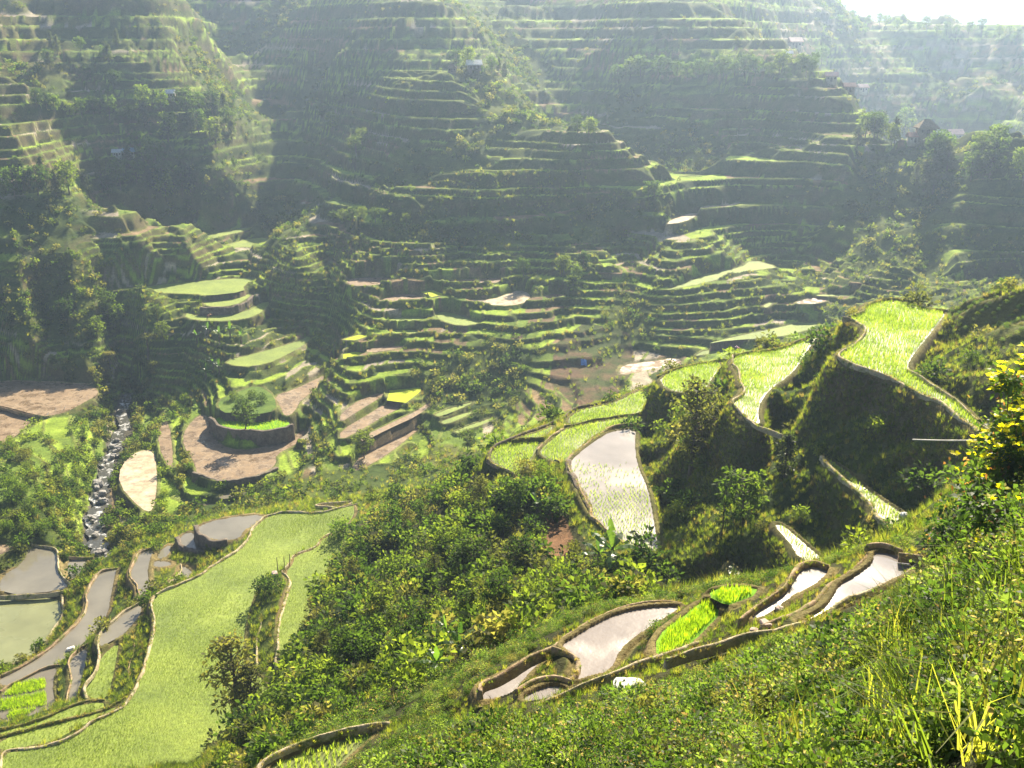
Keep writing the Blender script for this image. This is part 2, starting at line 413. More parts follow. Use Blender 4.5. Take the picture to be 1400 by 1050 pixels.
Z[out] = Z[out] * (1 - mw[out]) + mw[out] * swz[out] / sw[out]
Z[ins] = zin[ins] - 0.12
tread = np.where(ins, 0, tread)
# stream bed cut along the gorge floor
RIV = [(176, 540, 3), (166, 565, 3.5), (171, 585, 3), (157, 600, 4), (161, 615, 3.6), (145, 632, 4.6), (149, 648, 3.6), (133, 668, 4.8), (139, 690, 3.6), (125, 706, 4.2), (133, 722, 3.6), (127, 738, 4.2), (141, 756, 3.6), (152, 776, 3)]
RVP = chaikin(np.array([np.r_[at(u, v, -69.35)[:2], wd] for u, v, wd in RIV]), 3, False)
k_ = np.nonzero((dist > 110) & (dist < 215) & (X < -40))
rdist = np.full(Z.shape, 1e9)
rdist[k_] = dist_poly(RVP[:, :2], X[k_], Y[k_], False)
Z = np.where((rdist < 5) & ~ins, np.minimum(Z, -69.8 + 0.35 * np.maximum(0, rdist - 0.8) ** 1.6), Z)
def height(x, y):
    x, y = np.asarray(x, float), np.asarray(y, float)
    a = (np.arctan2(x, y) - A0) / DA
    l = np.interp(np.log(np.hypot(x, y) + 1e-6), ld, np.arange(NL))
    ia = np.clip(np.floor(a).astype(int), 0, NA - 2); il = np.clip(np.floor(l).astype(int), 0, NL - 2)
    fa, fl = np.clip(a - ia, 0, 1), np.clip(l - il, 0, 1)
    return (Z[il, ia] * (1 - fa) + Z[il, ia + 1] * fa) * (1 - fl) + (Z[il + 1, ia] * (1 - fa) + Z[il + 1, ia + 1] * fa) * fl
def cell(x, y):
    ia = np.clip(np.rint((np.arctan2(x, y) - A0) / DA).astype(int), 0, NA - 1)
    il = np.clip(np.rint(np.interp(np.log(np.hypot(x, y)), ld, np.arange(NL))).astype(int), 0, NL - 1)
    return il, ia
# ---------------------------------------------------------------- what grows where
gz_l = np.gradient(Z, axis=0) / (dist * dld)
gz_a = np.gradient(Z, axis=1) / (dist * DA)
slope = np.hypot(gz_l, gz_a)
Uf, Vf = project(np.stack([X, Y, Z], -1))
def zone(s, d0, d1, soft=0):
    P = np.array(pts(s))
    m = (dist > d0) & (dist < d1)
    r = np.zeros(Z.shape, bool)
    r[m] = inside(P, Uf[m], Vf[m])
    return r
hem = (mw > 0.35) & (dist < 45)
free = (~ins) & (rim < 0.35)
z_scrub = zone('p 300,1060 330,960 395,900 420,800 470,735 560,690 640,640 700,650 745,680 760,660 775,700 800,740 840,780 905,775 960,800 900,815 760,885 660,925 600,965 520,985 380,1050', 36, 135) & free
z_river = (rdist < 1.7) & free
z_scar = zone('p 760,470 800,440 860,455 870,500 830,560 780,550 750,520', 140, 215) & free
z_scar2 = zone('p 735,690 770,700 785,740 775,765 740,760', 50, 90) & free
n1 = fbm(X / 9, Y / 9, 61, 4); n2 = fbm(X / 2.2, Y / 2.2, 71, 3); n3 = fbm(X / 45, Y / 45, 81, 3); n4 = fbm(X / 0.7, Y / 0.7, 91, 2)
arc_ = az[None] * dist
stp_ = sstep(0.8, 1.4, slope)                          # on steep faces the wear follows the face, not the plan
n1 = n1 * (1 - stp_) + fbm(arc_ / 9, Z / 4.0, 62, 4) * stp_
n2 = n2 * (1 - stp_) + fbm(arc_ / 2.2, Z / 1.4, 72, 3) * stp_
def lerp(c0, c1, t):
    return np.asarray(c0) * (1 - t[..., None]) + np.asarray(c1) * t[..., None]
alb = lerp((0.045, 0.075, 0.018), (0.11, 0.14, 0.028), np.clip(0.5 + n1 + 0.5 * n2, 0, 1))
dry = np.clip(sstep(0.05, 0.5, n3 + 0.6 * n1), 0, 1)
alb = lerp(alb, (0.17, 0.15, 0.06), 0.0 * dry) * 1.0
alb = alb * (1 - dry[..., None] * 0.45) + np.array((0.19, 0.155, 0.065)) * dry[..., None] * 0.45
# bare earth and dry-stone faces of the steps
st = sstep(0.9, 1.8, slope) * np.clip(0.45 + 1.1 * n2 + 0.8 * n1, 0, 1)
alb = alb * (1 - st[..., None] * 0.75) + np.array((0.115, 0.088, 0.058)) * st[..., None] * 0.75
# treads of the hillside terraces: young rice, stubble, mud, a little water, its glimmer painted pale
pick = hash2(kk, np.rint(plot), 5)
pick = np.clip(pick + 0.25 * n3, 0, 1)
tcol = np.where((pick < 0.42)[..., None], np.array((0.25, 0.36, 0.045)),
       np.where((pick < 0.70)[..., None], np.array((0.14, 0.21, 0.035)),
       np.where((pick < 0.88)[..., None], np.array((0.22, 0.165, 0.10)), np.array((0.36, 0.32, 0.26)))))
tcol = tcol * (1 + 0.5 * n2[..., None])
tcol = np.where(edge[..., None], np.array((0.19, 0.24, 0.055)) * (1 + 0.8 * n2[..., None]), tcol)
tw = sstep(0.3, 0.7, tread)
alb = alb * (1 - tw[..., None]) + tcol * tw[..., None]
# clay rims, river stones, scars
rc = np.where((dist < 130)[..., None], np.array((0.25, 0.185, 0.10)), np.array((0.15, 0.16, 0.06))) * (1 + 0.6 * n2[..., None])
rr = sstep(0.2, 0.8, rim) * np.where(dist < 50, 0.6, np.where(dist < 100, 0.35, 0.7))
alb = alb * (1 - rr[..., None]) + rc * rr[..., None]
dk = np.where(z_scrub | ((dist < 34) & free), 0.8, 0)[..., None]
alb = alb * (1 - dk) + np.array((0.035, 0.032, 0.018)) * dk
alb[z_river] = (0.10, 0.095, 0.08)
alb[z_scar] = lerp((0.14, 0.095, 0.062), (0.06, 0.085, 0.025), np.clip(0.6 + 1.2 * n1 + n2, 0, 1))[z_scar]
alb[z_scar2] = (0.18, 0.105, 0.06)
alb[ins] = (0.14, 0.115, 0.075)
alb = np.clip(alb, 0.01, 0.8)
colr = np.ones(Z.shape + (4,), np.float32)
colr[..., :3] = alb
area = dist ** 2 * dld * DA
area_s = area * np.sqrt(1 + np.minimum(slope, 5) ** 2)
def sow(density, n_max=400000):
    """random points with the given density (per square metre) on the terrain"""
    w = (density * area_s).ravel()
    cnt = rng.poisson(w)
    i = np.nonzero(cnt)[0]
    i = np.repeat(i, cnt[i])
    if len(i) > n_max:
        i = rng.choice(i, n_max, False)
    il, ia = i // NA, i % NA
    a = A0 + (ia + rng.uniform(-.5, .5, len(i))) * DA
    r = np.exp(ld[il] + rng.uniform(-.5, .5, len(i)) * dld[il, 0])
    x, y = np.sin(a) * r, np.cos(a) * r
    return np.stack([x, y, height(x, y)], -1), i
def grid_mesh(name, X, Y, Z, col=None):
    me = bpy.data.meshes.new(name)
    nl, na = Z.shape
    V = np.stack([X, Y, Z], -1).astype(np.float32).reshape(-1, 3)
    i = (np.arange(nl - 1)[:, None] * na + np.arange(na - 1)[None]).ravel()
    Fq = np.stack([i, i + 1, i + 1 + na, i + na], 1).astype(np.int32)
    me.vertices.add(len(V)); me.vertices.foreach_set('co', V.ravel())
    me.loops.add(Fq.size); me.loops.foreach_set('vertex_index', Fq.ravel())
    me.polygons.add(len(Fq)); me.polygons.foreach_set('loop_start', np.arange(0, Fq.size, 4, dtype=np.int32))
    me.update(calc_edges=True)
    if col is not None:
        a = me.attributes.new('albedo', 'FLOAT_COLOR', 'POINT')
        a.data.foreach_set('color', col.astype(np.float32).ravel())
    me.polygons.foreach_set('use_smooth', np.ones(len(Fq), bool))
    return me
def link(name, me, mat=None, parent=None, **props):
    o = bpy.data.objects.new(name, me)
    COL.objects.link(o)
    if mat is not None:
        me.materials.clear(); me.materials.append(mat)
    if parent is not None:
        o.parent = parent
    for k, v in props.items():
        o[k] = v
    return o
# ---------------------------------------------------------------- materials
class NT:
    def __init__(s, name):
        s.m = bpy.data.materials.new(name); s.m.use_nodes = True
        s.t = s.m.node_tree; s.t.nodes.clear()
        s.out = s.n('ShaderNodeOutputMaterial')
    def n(s, typ, **kw):
        d = s.t.nodes.new(typ)
        for k, v in kw.items():
            if k[0] == '_':
                d.inputs[k[1:].replace('_', ' ')].default_value = v
            else:
                setattr(d, k, v)
        return d
    def l(s, a, b):
        s.t.links.new(a, b)
    def noise(s, scale, detail=3.0, rough=0.55, vec=None):
        d = s.n('ShaderNodeTexNoise'); d.inputs['Scale'].default_value = scale
        d.inputs['Detail'].default_value = detail; d.inputs['Roughness'].default_value = rough
        if vec is not None: s.l(vec, d.inputs['Vector'])
        return d.outputs['Fac']
    def pos(s):
        return s.n('ShaderNodeNewGeometry').outputs['Position']
    def ramp(s, fac, stops):
        d = s.n('ShaderNodeValToRGB'); e = d.color_ramp.elements
        while len(e) < len(stops): e.new(0.5)
        for q, (p, c) in zip(e, stops):
            q.position = p; q.color = (*c, 1)
        s.l(fac, d.inputs['Fac'])
        return d.outputs['Color']
    def math(s, op, a, b):
        d = s.n('ShaderNodeMath', operation=op)
        for k, v in enumerate((a, b)):
            if hasattr(v, 'links'): s.l(v, d.inputs[k])
            else: d.inputs[k].default_value = v
        return d.outputs[0]
    def mul(s, col, fac):
        d = s.n('ShaderNodeMix', data_type='RGBA', blend_type='MULTIPLY'); d.inputs['Factor'].default_value = 1
        s.l(col, d.inputs[6]); s.l(fac, d.inputs[7])
        return d.outputs[2]
    def mix(s, fac, a, b):
        d = s.n('ShaderNodeMix', data_type='RGBA')
        if hasattr(fac, 'links'): s.l(fac, d.inputs['Factor'])
        else: d.inputs['Factor'].default_value = fac
        for k, v in ((6, a), (7, b)):
            if hasattr(v, 'links'): s.l(v, d.inputs[k])
            else: d.inputs[k].default_value = (*v, 1)
        return d.outputs[2]
    def bsdf(s, col, rough=0.9, spec=0.3, bump=None, bstr=0.3, bdist=0.1):
        b = s.n('ShaderNodeBsdfPrincipled')
        if hasattr(col, 'links'): s.l(col, b.inputs['Base Color'])
        else: b.inputs['Base Color'].default_value = (*col, 1)
        if hasattr(rough, 'links'): s.l(rough, b.inputs['Roughness'])
        else: b.inputs['Roughness'].default_value = rough
        b.inputs['Specular IOR Level'].default_value = spec
        if bump is not None:
            q = s.n('ShaderNodeBump'); q.inputs['Strength'].default_value = bstr; q.inputs['Distance'].default_value = bdist
            s.l(bump, q.inputs['Height']); s.l(q.outputs[0], b.inputs['Normal'])
        return b.outputs[0]
    def done(s, sh):
        s.l(sh, s.out.inputs['Surface'])
        return s.m

def m_terrain():
    s = NT('hillside_soil_and_grass')
    a = s.n('ShaderNodeAttribute', attribute_name='albedo').outputs['Color']
    p = s.pos()
    v = s.ramp(s.noise(2.6, 5, 0.65, p), [(0.25, (0.55, 0.55, 0.55)), (0.75, (1.45, 1.4, 1.3))])
    v2 = s.ramp(s.noise(0.35, 3, 0.6, p), [(0.3, (0.75, 0.8, 0.75)), (0.7, (1.2, 1.15, 1.1))])
    return s.done(s.bsdf(s.mul(s.mul(a, v), v2), 0.95, 0.1, s.noise(5, 5, 0.7, p), 0.9, 0.25))
def m_leaf(name, dark, mid, palest, trans=0.42, scale=1.6, rough=0.5, spec=0.25):
    s = NT(name)
    p = s.pos()
    r = s.n('ShaderNodeObjectInfo').outputs['Random']
    f = s.math('ADD', s.math('MULTIPLY', s.noise(scale, 2, 0.6, p), 0.62), s.math('MULTIPLY', r, 0.42))
    c = s.ramp(f, [(0.30, dark), (0.52, mid), (0.74, palest)])  # leaf tone varies at random, by noise and per instance
    b = s.bsdf(s.mul(c, s.mix(0.0, (0.58, 0.58, 0.64), (1, 1, 1))), rough, spec)
    t = s.n('ShaderNodeBsdfTranslucent')
    s.l(s.mul(c, s.mix(0.0, (2.15, 2.15, 0.9), (1, 1, 1))), t.inputs['Color'])
    mx = s.n('ShaderNodeMixShader'); mx.inputs[0].default_value = trans + 0.06
    s.l(b, mx.inputs[1]); s.l(t.outputs[0], mx.inputs[2])
    return s.done(mx.outputs[0])
def m_water(name, base, rough=0.16, spec=0.5, tint=None, bstr=0.12, nscale=1.3):
    s = NT(name)
    p = s.pos()
    c = s.ramp(s.noise(0.22, 4, 0.6, p), [(0.3, tuple(x * 0.8 for x in base)), (0.7, tuple(min(1, x * 1.2) for x in base))])
    if tint is not None:
        c = s.mix(s.ramp(s.noise(0.9, 4, 0.7, p), [(0.54, (0, 0, 0)), (0.62, (1, 1, 1))]), c, tint)
    rg = s.ramp(s.noise(0.4 if rough > .3 else 0.15, 3, 0.6, p), [(0.42, (rough * 0.45,) * 3), (0.58, (rough * 1.3,) * 3)])
    return s.done(s.bsdf(c, rg, spec, s.noise(nscale, 3, 0.6, p), bstr, 0.05))
def m_field(name, a, b, c, scale=0.35, fine=3.0, rough=0.9, spec=0.15, bstr=0.5, wet=False, moss=False):
    s = NT(name)
    p = s.pos()
    col = s.ramp(s.noise(scale, 5, 0.65, p), [(0.3, a), (0.5, b), (0.72, c)])
    v = s.ramp(s.noise(fine, 4, 0.7, p), [(0.3, (0.7, 0.7, 0.7)), (0.7, (1.25, 1.25, 1.2))])
    c2 = s.mul(col, v)
    if moss:                                           # grass taking hold on the earth
        g_ = s.ramp(s.noise(0.9, 5, 0.75, p), [(0.50, (0, 0, 0)), (0.62, (1, 1, 1))])
        c2 = s.mix(g_, c2, s.mul(s.mix(0.0, (0.15, 0.17, 0.045), (1, 1, 1)), v))
    if wet:                                            # shallow puddles between clods
        w_ = s.ramp(s.noise(0.45, 5, 0.7, p), [(0.50, (0, 0, 0)), (0.56, (1, 1, 1))])
        c2 = s.mix(w_, c2, s.mul(c2, s.mix(0.0, (0.84, 0.85, 0.88), (1, 1, 1))))
        rough = s.ramp(w_, [(0.0, (0.9,) * 3), (1.0, (0.22,) * 3)])
    return s.done(s.bsdf(c2, rough, spec, s.noise(fine * 2, 4, 0.7, p), bstr, 0.08))

M_TERRAIN = m_terrain()
M_CLAY = m_field('clay_bund', (0.22, 0.15, 0.09), (0.36, 0.26, 0.165), (0.50, 0.39, 0.26), 0.8, 7, 0.9, 0.15, 0.8, False, True)
M_PALECLAY = m_field('pale_clay_bund', (0.32, 0.26, 0.16), (0.47, 0.39, 0.26), (0.58, 0.50, 0.36), 0.8, 7, 0.9, 0.15, 0.8, False, True)
M_GRASSBUND = m_field('grassy_bund', (0.10, 0.12, 0.03), (0.17, 0.17, 0.055), (0.27, 0.21, 0.11), 0.9, 6, 0.95, 0.1, 0.9)
M_STONEWALL = m_field('dry_stone_wall', (0.09, 0.075, 0.055), (0.16, 0.13, 0.10), (0.25, 0.21, 0.165), 1.2, 4, 0.95, 0.2, 1.0)
M_ROCK = m_field('grey_rock', (0.16, 0.15, 0.14), (0.28, 0.265, 0.25), (0.42, 0.40, 0.38), 0.8, 5, 0.8, 0.3, 0.8)
M_BARK = m_field('bark', (0.07, 0.055, 0.04), (0.13, 0.105, 0.08), (0.20, 0.17, 0.13), 1.5, 9, 0.95, 0.1, 0.8)
M_FIELD = dict(
    mud=m_field('wet_mud', (0.17, 0.115, 0.065), (0.235, 0.165, 0.10), (0.30, 0.225, 0.145), 0.30, 1.6, 0.55, 0.35, 0.8, True),
    pale=m_field('pale_silt_and_glint', (0.34, 0.26, 0.17), (0.46, 0.37, 0.26), (0.56, 0.48, 0.37), 0.35, 1.2, 0.7, 0.12, 0.7, True),  # pale base colour also stands in for sun glint on water paddies
    lawn=m_field('young_rice_field', (0.13, 0.18, 0.035), (0.185, 0.245, 0.04), (0.25, 0.31, 0.05), 0.16, 2.6, 0.8, 0.25, 0.8),
    yellow=m_field('yellow_rice_nursery', (0.27, 0.34, 0.015), (0.36, 0.43, 0.02), (0.43, 0.50, 0.03), 0.5, 3.0, 0.9, 0.15, 0.8),
    seed=m_field('rice_nursery_bed', (0.10, 0.24, 0.012), (0.16, 0.33, 0.018), (0.22, 0.42, 0.03), 0.6, 4.0, 0.9, 0.15, 0.8),
    grass=m_field('grass_patch', (0.06, 0.10, 0.02), (0.10, 0.16, 0.03), (0.16, 0.22, 0.04), 0.4, 3.0, 0.95, 0.1, 0.9))
M_WATER = dict(
    water=m_water('muddy_paddy_water', (0.175, 0.16, 0.12), 0.13, 0.4),
    seedwater=m_water('muddy_nursery_water', (0.165, 0.145, 0.105), 0.15, 0.4),
    lawnwater=m_water('algae_green_water', (0.19, 0.20, 0.09), 0.30, 0.5),
    pond=m_water('still_paddy_water', (0.25, 0.225, 0.20), 0.20, 0.2),
    rice=m_water('shallow_rice_water', (0.17, 0.19, 0.07), 0.35, 0.12))
M_WATER['near'] = m_water('near_paddy_water', (0.21, 0.18, 0.155), 0.30, 0.4, None, 0.25, 2.2)
M_WATER['calm'] = m_water('calm_grey_water', (0.20, 0.18, 0.165), 0.10, 0.45, None, 0.05, 1.0)
M_RIVER = m_water('river_water', (0.07, 0.068, 0.055), 0.2, 0.4, (0.55, 0.55, 0.54), 0.8, 2.0)
L_GROUND = m_leaf('ground_cover_leaf', (0.038, 0.080, 0.018), (0.092, 0.160, 0.034), (0.20, 0.275, 0.075), 0.42, 1.3, 0.55, 0.25)
L_PALE = m_leaf('dry_flower_head', (0.22, 0.15, 0.09), (0.33, 0.25, 0.16), (0.46, 0.38, 0.27), 0.35, 2.0, 0.6, 0.2)
L_GRASS = m_leaf('grass_blade', (0.078, 0.122, 0.020), (0.150, 0.207, 0.029), (0.299, 0.305, 0.061), 0.5, 0.6, 0.55, 0.2)
L_DRY = m_leaf('dry_grass_blade', (0.17, 0.13, 0.05), (0.27, 0.22, 0.09), (0.36, 0.31, 0.15), 0.45, 0.9, 0.6, 0.2)
L_SHRUB = m_leaf('shrub_leaf', (0.038, 0.074, 0.017), (0.084, 0.142, 0.026), (0.181, 0.236, 0.038), 0.45, 0.5, 0.65, 0.12)
L_OLIVE = m_leaf('olive_leaf', (0.065, 0.079, 0.026), (0.124, 0.140, 0.044), (0.234, 0.226, 0.083), 0.42, 0.5, 0.65, 0.12)
L_TREE = m_leaf('tree_leaf', (0.031, 0.061, 0.015), (0.068, 0.112, 0.024), (0.137, 0.183, 0.035), 0.42, 0.6, 0.65, 0.12)
L_PINE = m_leaf('dull_green_needle', (0.035, 0.055, 0.024), (0.065, 0.09, 0.035), (0.12, 0.145, 0.055), 0.35, 0.8, 0.55, 0.2)
L_RICE = m_leaf('rice_blade', (0.155, 0.24, 0.032), (0.225, 0.325, 0.046), (0.33, 0.41, 0.085), 0.5, 0.3, 0.5, 0.2)
L_LAWN = m_leaf('rice_seedling_blade', (0.12, 0.17, 0.042), (0.15, 0.205, 0.05), (0.195, 0.25, 0.068), 0.45, 0.12, 0.5, 0.2)
L_SEED = m_leaf('nursery_blade', (0.17, 0.28, 0.012), (0.25, 0.37, 0.018), (0.35, 0.46, 0.03), 0.5, 0.8, 0.5, 0.2)
L_BANANA = m_leaf('banana_leaf', (0.045, 0.10, 0.02), (0.085, 0.17, 0.03), (0.15, 0.25, 0.05), 0.45, 0.8, 0.35, 0.5)
L_YELLOW = m_leaf('yellow_petal', (0.62, 0.56, 0.01), (0.80, 0.74, 0.015), (0.88, 0.84, 0.05), 0.45, 2.0, 0.5, 0.2)
L_RUST = m_leaf('rusty_leaf', (0.16, 0.07, 0.03), (0.26, 0.13, 0.06), (0.33, 0.20, 0.10), 0.45, 2.0, 0.5, 0.2)
# ---------------------------------------------------------------- leaf-built meshes
def raw_mesh(name, V, F, mats, midx=None, smooth=False):
    me = bpy.data.meshes.new(name)
    me.vertices.add(len(V)); me.vertices.foreach_set('co', np.asarray(V, np.float32).ravel())
    F = np.asarray(F, np.int32)
    k = F.shape[1]
    me.loops.add(F.size); me.loops.foreach_set('vertex_index', F.ravel())
    me.polygons.add(len(F)); me.polygons.foreach_set('loop_start', np.arange(0, F.size, k, dtype=np.int32))
    for m in mats: me.materials.append(m)
    if midx is not None: me.polygons.foreach_set('material_index', np.asarray(midx, np.int32))
    me.update(calc_edges=True)
    if smooth: me.polygons.foreach_set('use_smooth', np.ones(len(F), bool))
    return me
def unit(a):
    return a / (np.linalg.norm(a, axis=-1, keepdims=True) + 1e-9)
def leaves(base, direc, size, width=0.5, droop=0.25, r=None):
    """folded four-sided leaves: base point, pointing direction, length -> verts, quads"""
    r = r or rng
    n = len(base)
    side = unit(np.cross(direc, unit(r.normal(size=(n, 3)) + np.array([0, 0, 1.2]))))
    up = np.cross(side, direc)
    L = np.asarray(size).reshape(-1, 1) * np.ones((n, 1))
    a = base
    m = base + direc * L * 0.5 + up * L * 0.06
    b1 = m + side * L * width * 0.5 - up * L * 0.05
    b2 = m - side * L * width * 0.5 - up * L * 0.05
    t = base + direc * L - np.array([0, 0, 1.0]) * L * droop
    V = np.stack([a, b1, t, b2], 1).reshape(-1, 3)
    F = np.arange(4 * n).reshape(-1, 4)
    return V, F
def blob_dirs(n, r, up=0.35):
    d = unit(r.normal(size=(n, 3)))
    d[:, 2] = np.abs(d[:, 2]) * (1 - up) + d[:, 2] * up
    return unit(d)
def shrub_v(n, leaf, seed, lumps=6, flat=0.8, width=0.5):
    """an uneven shrub of unit radius built from leafy lumps"""
    r = np.random.default_rng(seed)
    Vs, Fs, o = [], [], 0
    for k in range(lumps):
        c = blob_dirs(1, r, 0.2)[0] * r.uniform(0.15, 0.62) * np.array([1, 1, flat * 1.2])
        rad = r.uniform(0.28, 0.5)
        m = max(4, int(n / lumps * r.uniform(0.7, 1.3)))
        d = unit(r.normal(size=(m, 3)))
        b = c + d * rad * r.uniform(0.45, 1.0, (m, 1)) ** 0.6 * np.array([1, 1, flat])
        b[:, 2] += 0.35 * flat
        b[:, 2] = np.maximum(b[:, 2], -0.1)
        dr = unit(d * 0.8 + unit(r.normal(size=(m, 3))) * 0.7 + np.array([0, 0, 0.35]))
        V, F = leaves(b, dr, leaf * r.uniform(0.7, 1.3, m), width, 0.2, r)
        Vs.append(V); Fs.append(F + o); o += len(V)
    return np.concatenate(Vs), np.concatenate(Fs)
def blades_v(n, h, spread, wid, seed, lean=0.5):
    """a tuft of curved grass blades: two quads each"""
    r = np.random.default_rng(seed)
    Vs = []
    a = r.uniform(0, 2 * math.pi, n)
    b = np.stack([np.cos(a), np.sin(a), 0 * a], -1) * (spread * np.sqrt(r.uniform(0, 1, n)))[:, None]
    a2 = a + r.normal(0, 0.9, n)
    out = np.stack([np.cos(a2), np.sin(a2), 0 * a2], -1)
    sd = np.stack([-np.sin(a2), np.cos(a2), 0 * a2], -1)
    H = h * r.uniform(0.55, 1.15, n)[:, None]
    ln = (lean * r.uniform(0.3, 1.2, n))[:, None]
    z = np.array([0, 0, 1.0])
    p1 = b + z * H * 0.6 + out * H * ln * 0.3
    p2 = b + z * H * (1 - 0.25 * ln) + out * H * ln * 0.85
    V = np.stack([b - sd * wid / 2, b + sd * wid / 2, p1 + sd * wid * .4, p1 - sd * wid * .4, p2 + sd * wid * .06, p2 - sd * wid * .06], 1).reshape(-1, 3)
    i = np.arange(n)[:, None] * 6
    F = np.concatenate([i + np.array([0, 1, 2, 3]), i + np.array([3, 2, 4, 5])])
    return V, F
def tube_v(path, rad, k=7):
    """tapered tube along a path"""
    path = np.asarray(path, float); rad = np.asarray(rad, float)
    t = unit(np.gradient(path, axis=0))
    ref = np.array([0.31, 0.95, 0.05])
    a = unit(np.cross(t, ref)); b = np.cross(t, a)
    th = np.linspace(0, 2 * math.pi, k, endpoint=False)
    V = path[:, None] + rad[:, None, None] * (a[:, None] * np.cos(th)[None, :, None] + b[:, None] * np.sin(th)[None, :, None])
    n = len(path)
    F = [[i * k + j, i * k + (j + 1) % k, (i + 1) * k + (j + 1) % k, (i + 1) * k + j] for i in range(n - 1) for j in range(k)]
    return V.reshape(-1, 3), np.array(F)
def join(parts):
    Vs, Fs, o = [], [], 0
    for V, F in parts:
        Vs.append(V); Fs.append(np.asarray(F) + o); o += len(V)
    return np.concatenate(Vs), np.concatenate(Fs)

# ---------------------------------------------------------------- scattering of what nobody could count
def proto_set(name, meshes):
    c = bpy.data.collections.new(name)
    for k, me in enumerate(meshes):
        c.objects.link(bpy.data.objects.new('%s_%02d' % (name, k), me))
    return c
def scatter(name, protos, P, scale, label=None, tilt=0.12, rot=None, seed=1, idx=None):
    r = np.random.default_rng(seed)
    n = len(P)
    me = bpy.data.meshes.new(name)
    me.vertices.add(n); me.vertices.foreach_set('co', np.asarray(P, np.float32).ravel())
    R = np.stack([r.normal(0, tilt, n), r.normal(0, tilt, n), r.uniform(0, 6.283, n) if rot is None else rot], -1)
    me.attributes.new('rotv', 'FLOAT_VECTOR', 'POINT').data.foreach_set('vector', R.astype(np.float32).ravel())
    me.attributes.new('scl', 'FLOAT', 'POINT').data.foreach_set('value', np.asarray(scale, np.float32))
    me.attributes.new('pick', 'INT', 'POINT').data.foreach_set('value', (r.integers(0, len(protos.objects), n) if idx is None else idx).astype(np.int32))
    o = link(name, me, None, kind='stuff')
    if label: o['label'] = label
    g = bpy.data.node_groups.new(name + '_planting', 'GeometryNodeTree')
    g.interface.new_socket('Geometry', in_out='INPUT', socket_type='NodeSocketGeometry')
    g.interface.new_socket('Geometry', in_out='OUTPUT', socket_type='NodeSocketGeometry')
    N = g.nodes.new
    gi, go = N('NodeGroupInput'), N('NodeGroupOutput')
    ci = N('GeometryNodeCollectionInfo'); ci.inputs['Collection'].default_value = protos
    ci.inputs['Separate Children'].default_value = True; ci.inputs['Reset Children'].default_value = True
    mp = N('GeometryNodeMeshToPoints')
    ip = N('GeometryNodeInstanceOnPoints'); ip.inputs['Pick Instance'].default_value = True
    def attr(nm, typ):
        d = N('GeometryNodeInputNamedAttribute'); d.data_type = typ; d.inputs['Name'].default_value = nm
        return d.outputs['Attribute']
    L = g.links.new
    L(gi.outputs[0], mp.inputs['Mesh']); L(mp.outputs['Points'], ip.inputs['Points']); L(ci.outputs[0], ip.inputs['Instance'])
    L(attr('pick', 'INT'), ip.inputs['Instance Index'])
    L(attr('rotv', 'FLOAT_VECTOR'), ip.inputs['Rotation'])
    L(attr('scl', 'FLOAT'), ip.inputs['Scale'])
    L(ip.outputs['Instances'], go.inputs[0])
    o.modifiers.new('planting', 'NODES').node_group = g
    return o
# ---------------------------------------------------------------- the ground, the paddies' water and soil
link('terrain', grid_mesh('terrain', X, Y, Z, colr), M_TERRAIN, kind='structure')
NAMES = dict(water='paddy_water', pond='paddy_water', rice='paddy_water', lawnwater='paddy_water', seedwater='paddy_water',
             mud='mud_ground', pale='pale_paddy_ground', lawn='rice_field', yellow='rice_field', seed='rice_field', grass='grass_ground')
for p in PADS:
    me = bpy.data.meshes.new(NAMES[p['kind']])
    me.from_pydata([(x, y, p['z']) for x, y in p['P']], [], [list(range(len(p['P'])))])
    if me.polygons[0].normal.z < 0: me.flip_normals()
    k = p['kind']
    m = M_WATER.get('near' if p['name'] in ('B1', 'B2', 'B3') else 'calm' if p['name'] in ('B5', 'B6') else k) or M_FIELD[k]
    link(NAMES[k], me, m, kind='structure')
# river: a sheet that follows its bed down the gorge
T_ = unit(np.gradient(RVP[:, :2], axis=0)); S_ = np.stack([-T_[:, 1], T_[:, 0]], -1)
jit = fbm(np.arange(len(RVP)) * 0.45, np.zeros(len(RVP)), 8, 2)
L_ = [(*(RVP[i, :2] + S_[i] * RVP[i, 2] * (0.30 + 0.25 * jit[i])), -69.35) for i in range(len(RVP))]
R_ = [(*(RVP[i, :2] - S_[i] * RVP[i, 2] * (0.30 - 0.25 * jit[i])), -69.35) for i in range(len(RVP))]
n_ = len(L_)
V_ = L_ + R_
me = bpy.data.meshes.new('river_water')
me.from_pydata(V_, [], [[i, n_ + i, n_ + i + 1, i + 1] for i in range(n_ - 1)])
if me.polygons[0].normal.z < 0: me.flip_normals()
link('river_water', me, M_RIVER, kind='structure')
# far mountain beyond the last ridge
ma = np.linspace(math.radians(-5), math.radians(45), 120); mr = np.linspace(0, 1, 30)
md = 1350 + 500 * (1 - mr)[:, None] * np.ones((1, 120))
MX, MY = np.sin(ma)[None] * md, np.cos(ma)[None] * md
crest = np.interp(np.degrees(ma), [-5, 15, 19.0, 21.5, 24, 27, 30, 45], [60, 60, 58, 46, 36, 20, 2, -30])
MZ = -160 + (crest[None] + 160 + 14 * fbm(MX / 90, MY / 90, 5, 4)) * (1 - mr[:, None]) ** 1.0
MZ = MZ[::-1]; MX = MX[::-1]; MY = MY[::-1]
cm = np.ones(MZ.shape + (4,), np.float32); cm[..., :3] = (0.06, 0.09, 0.03)
link('mountain', grid_mesh('mountain', MX, MY, MZ, cm), M_TERRAIN, kind='structure')
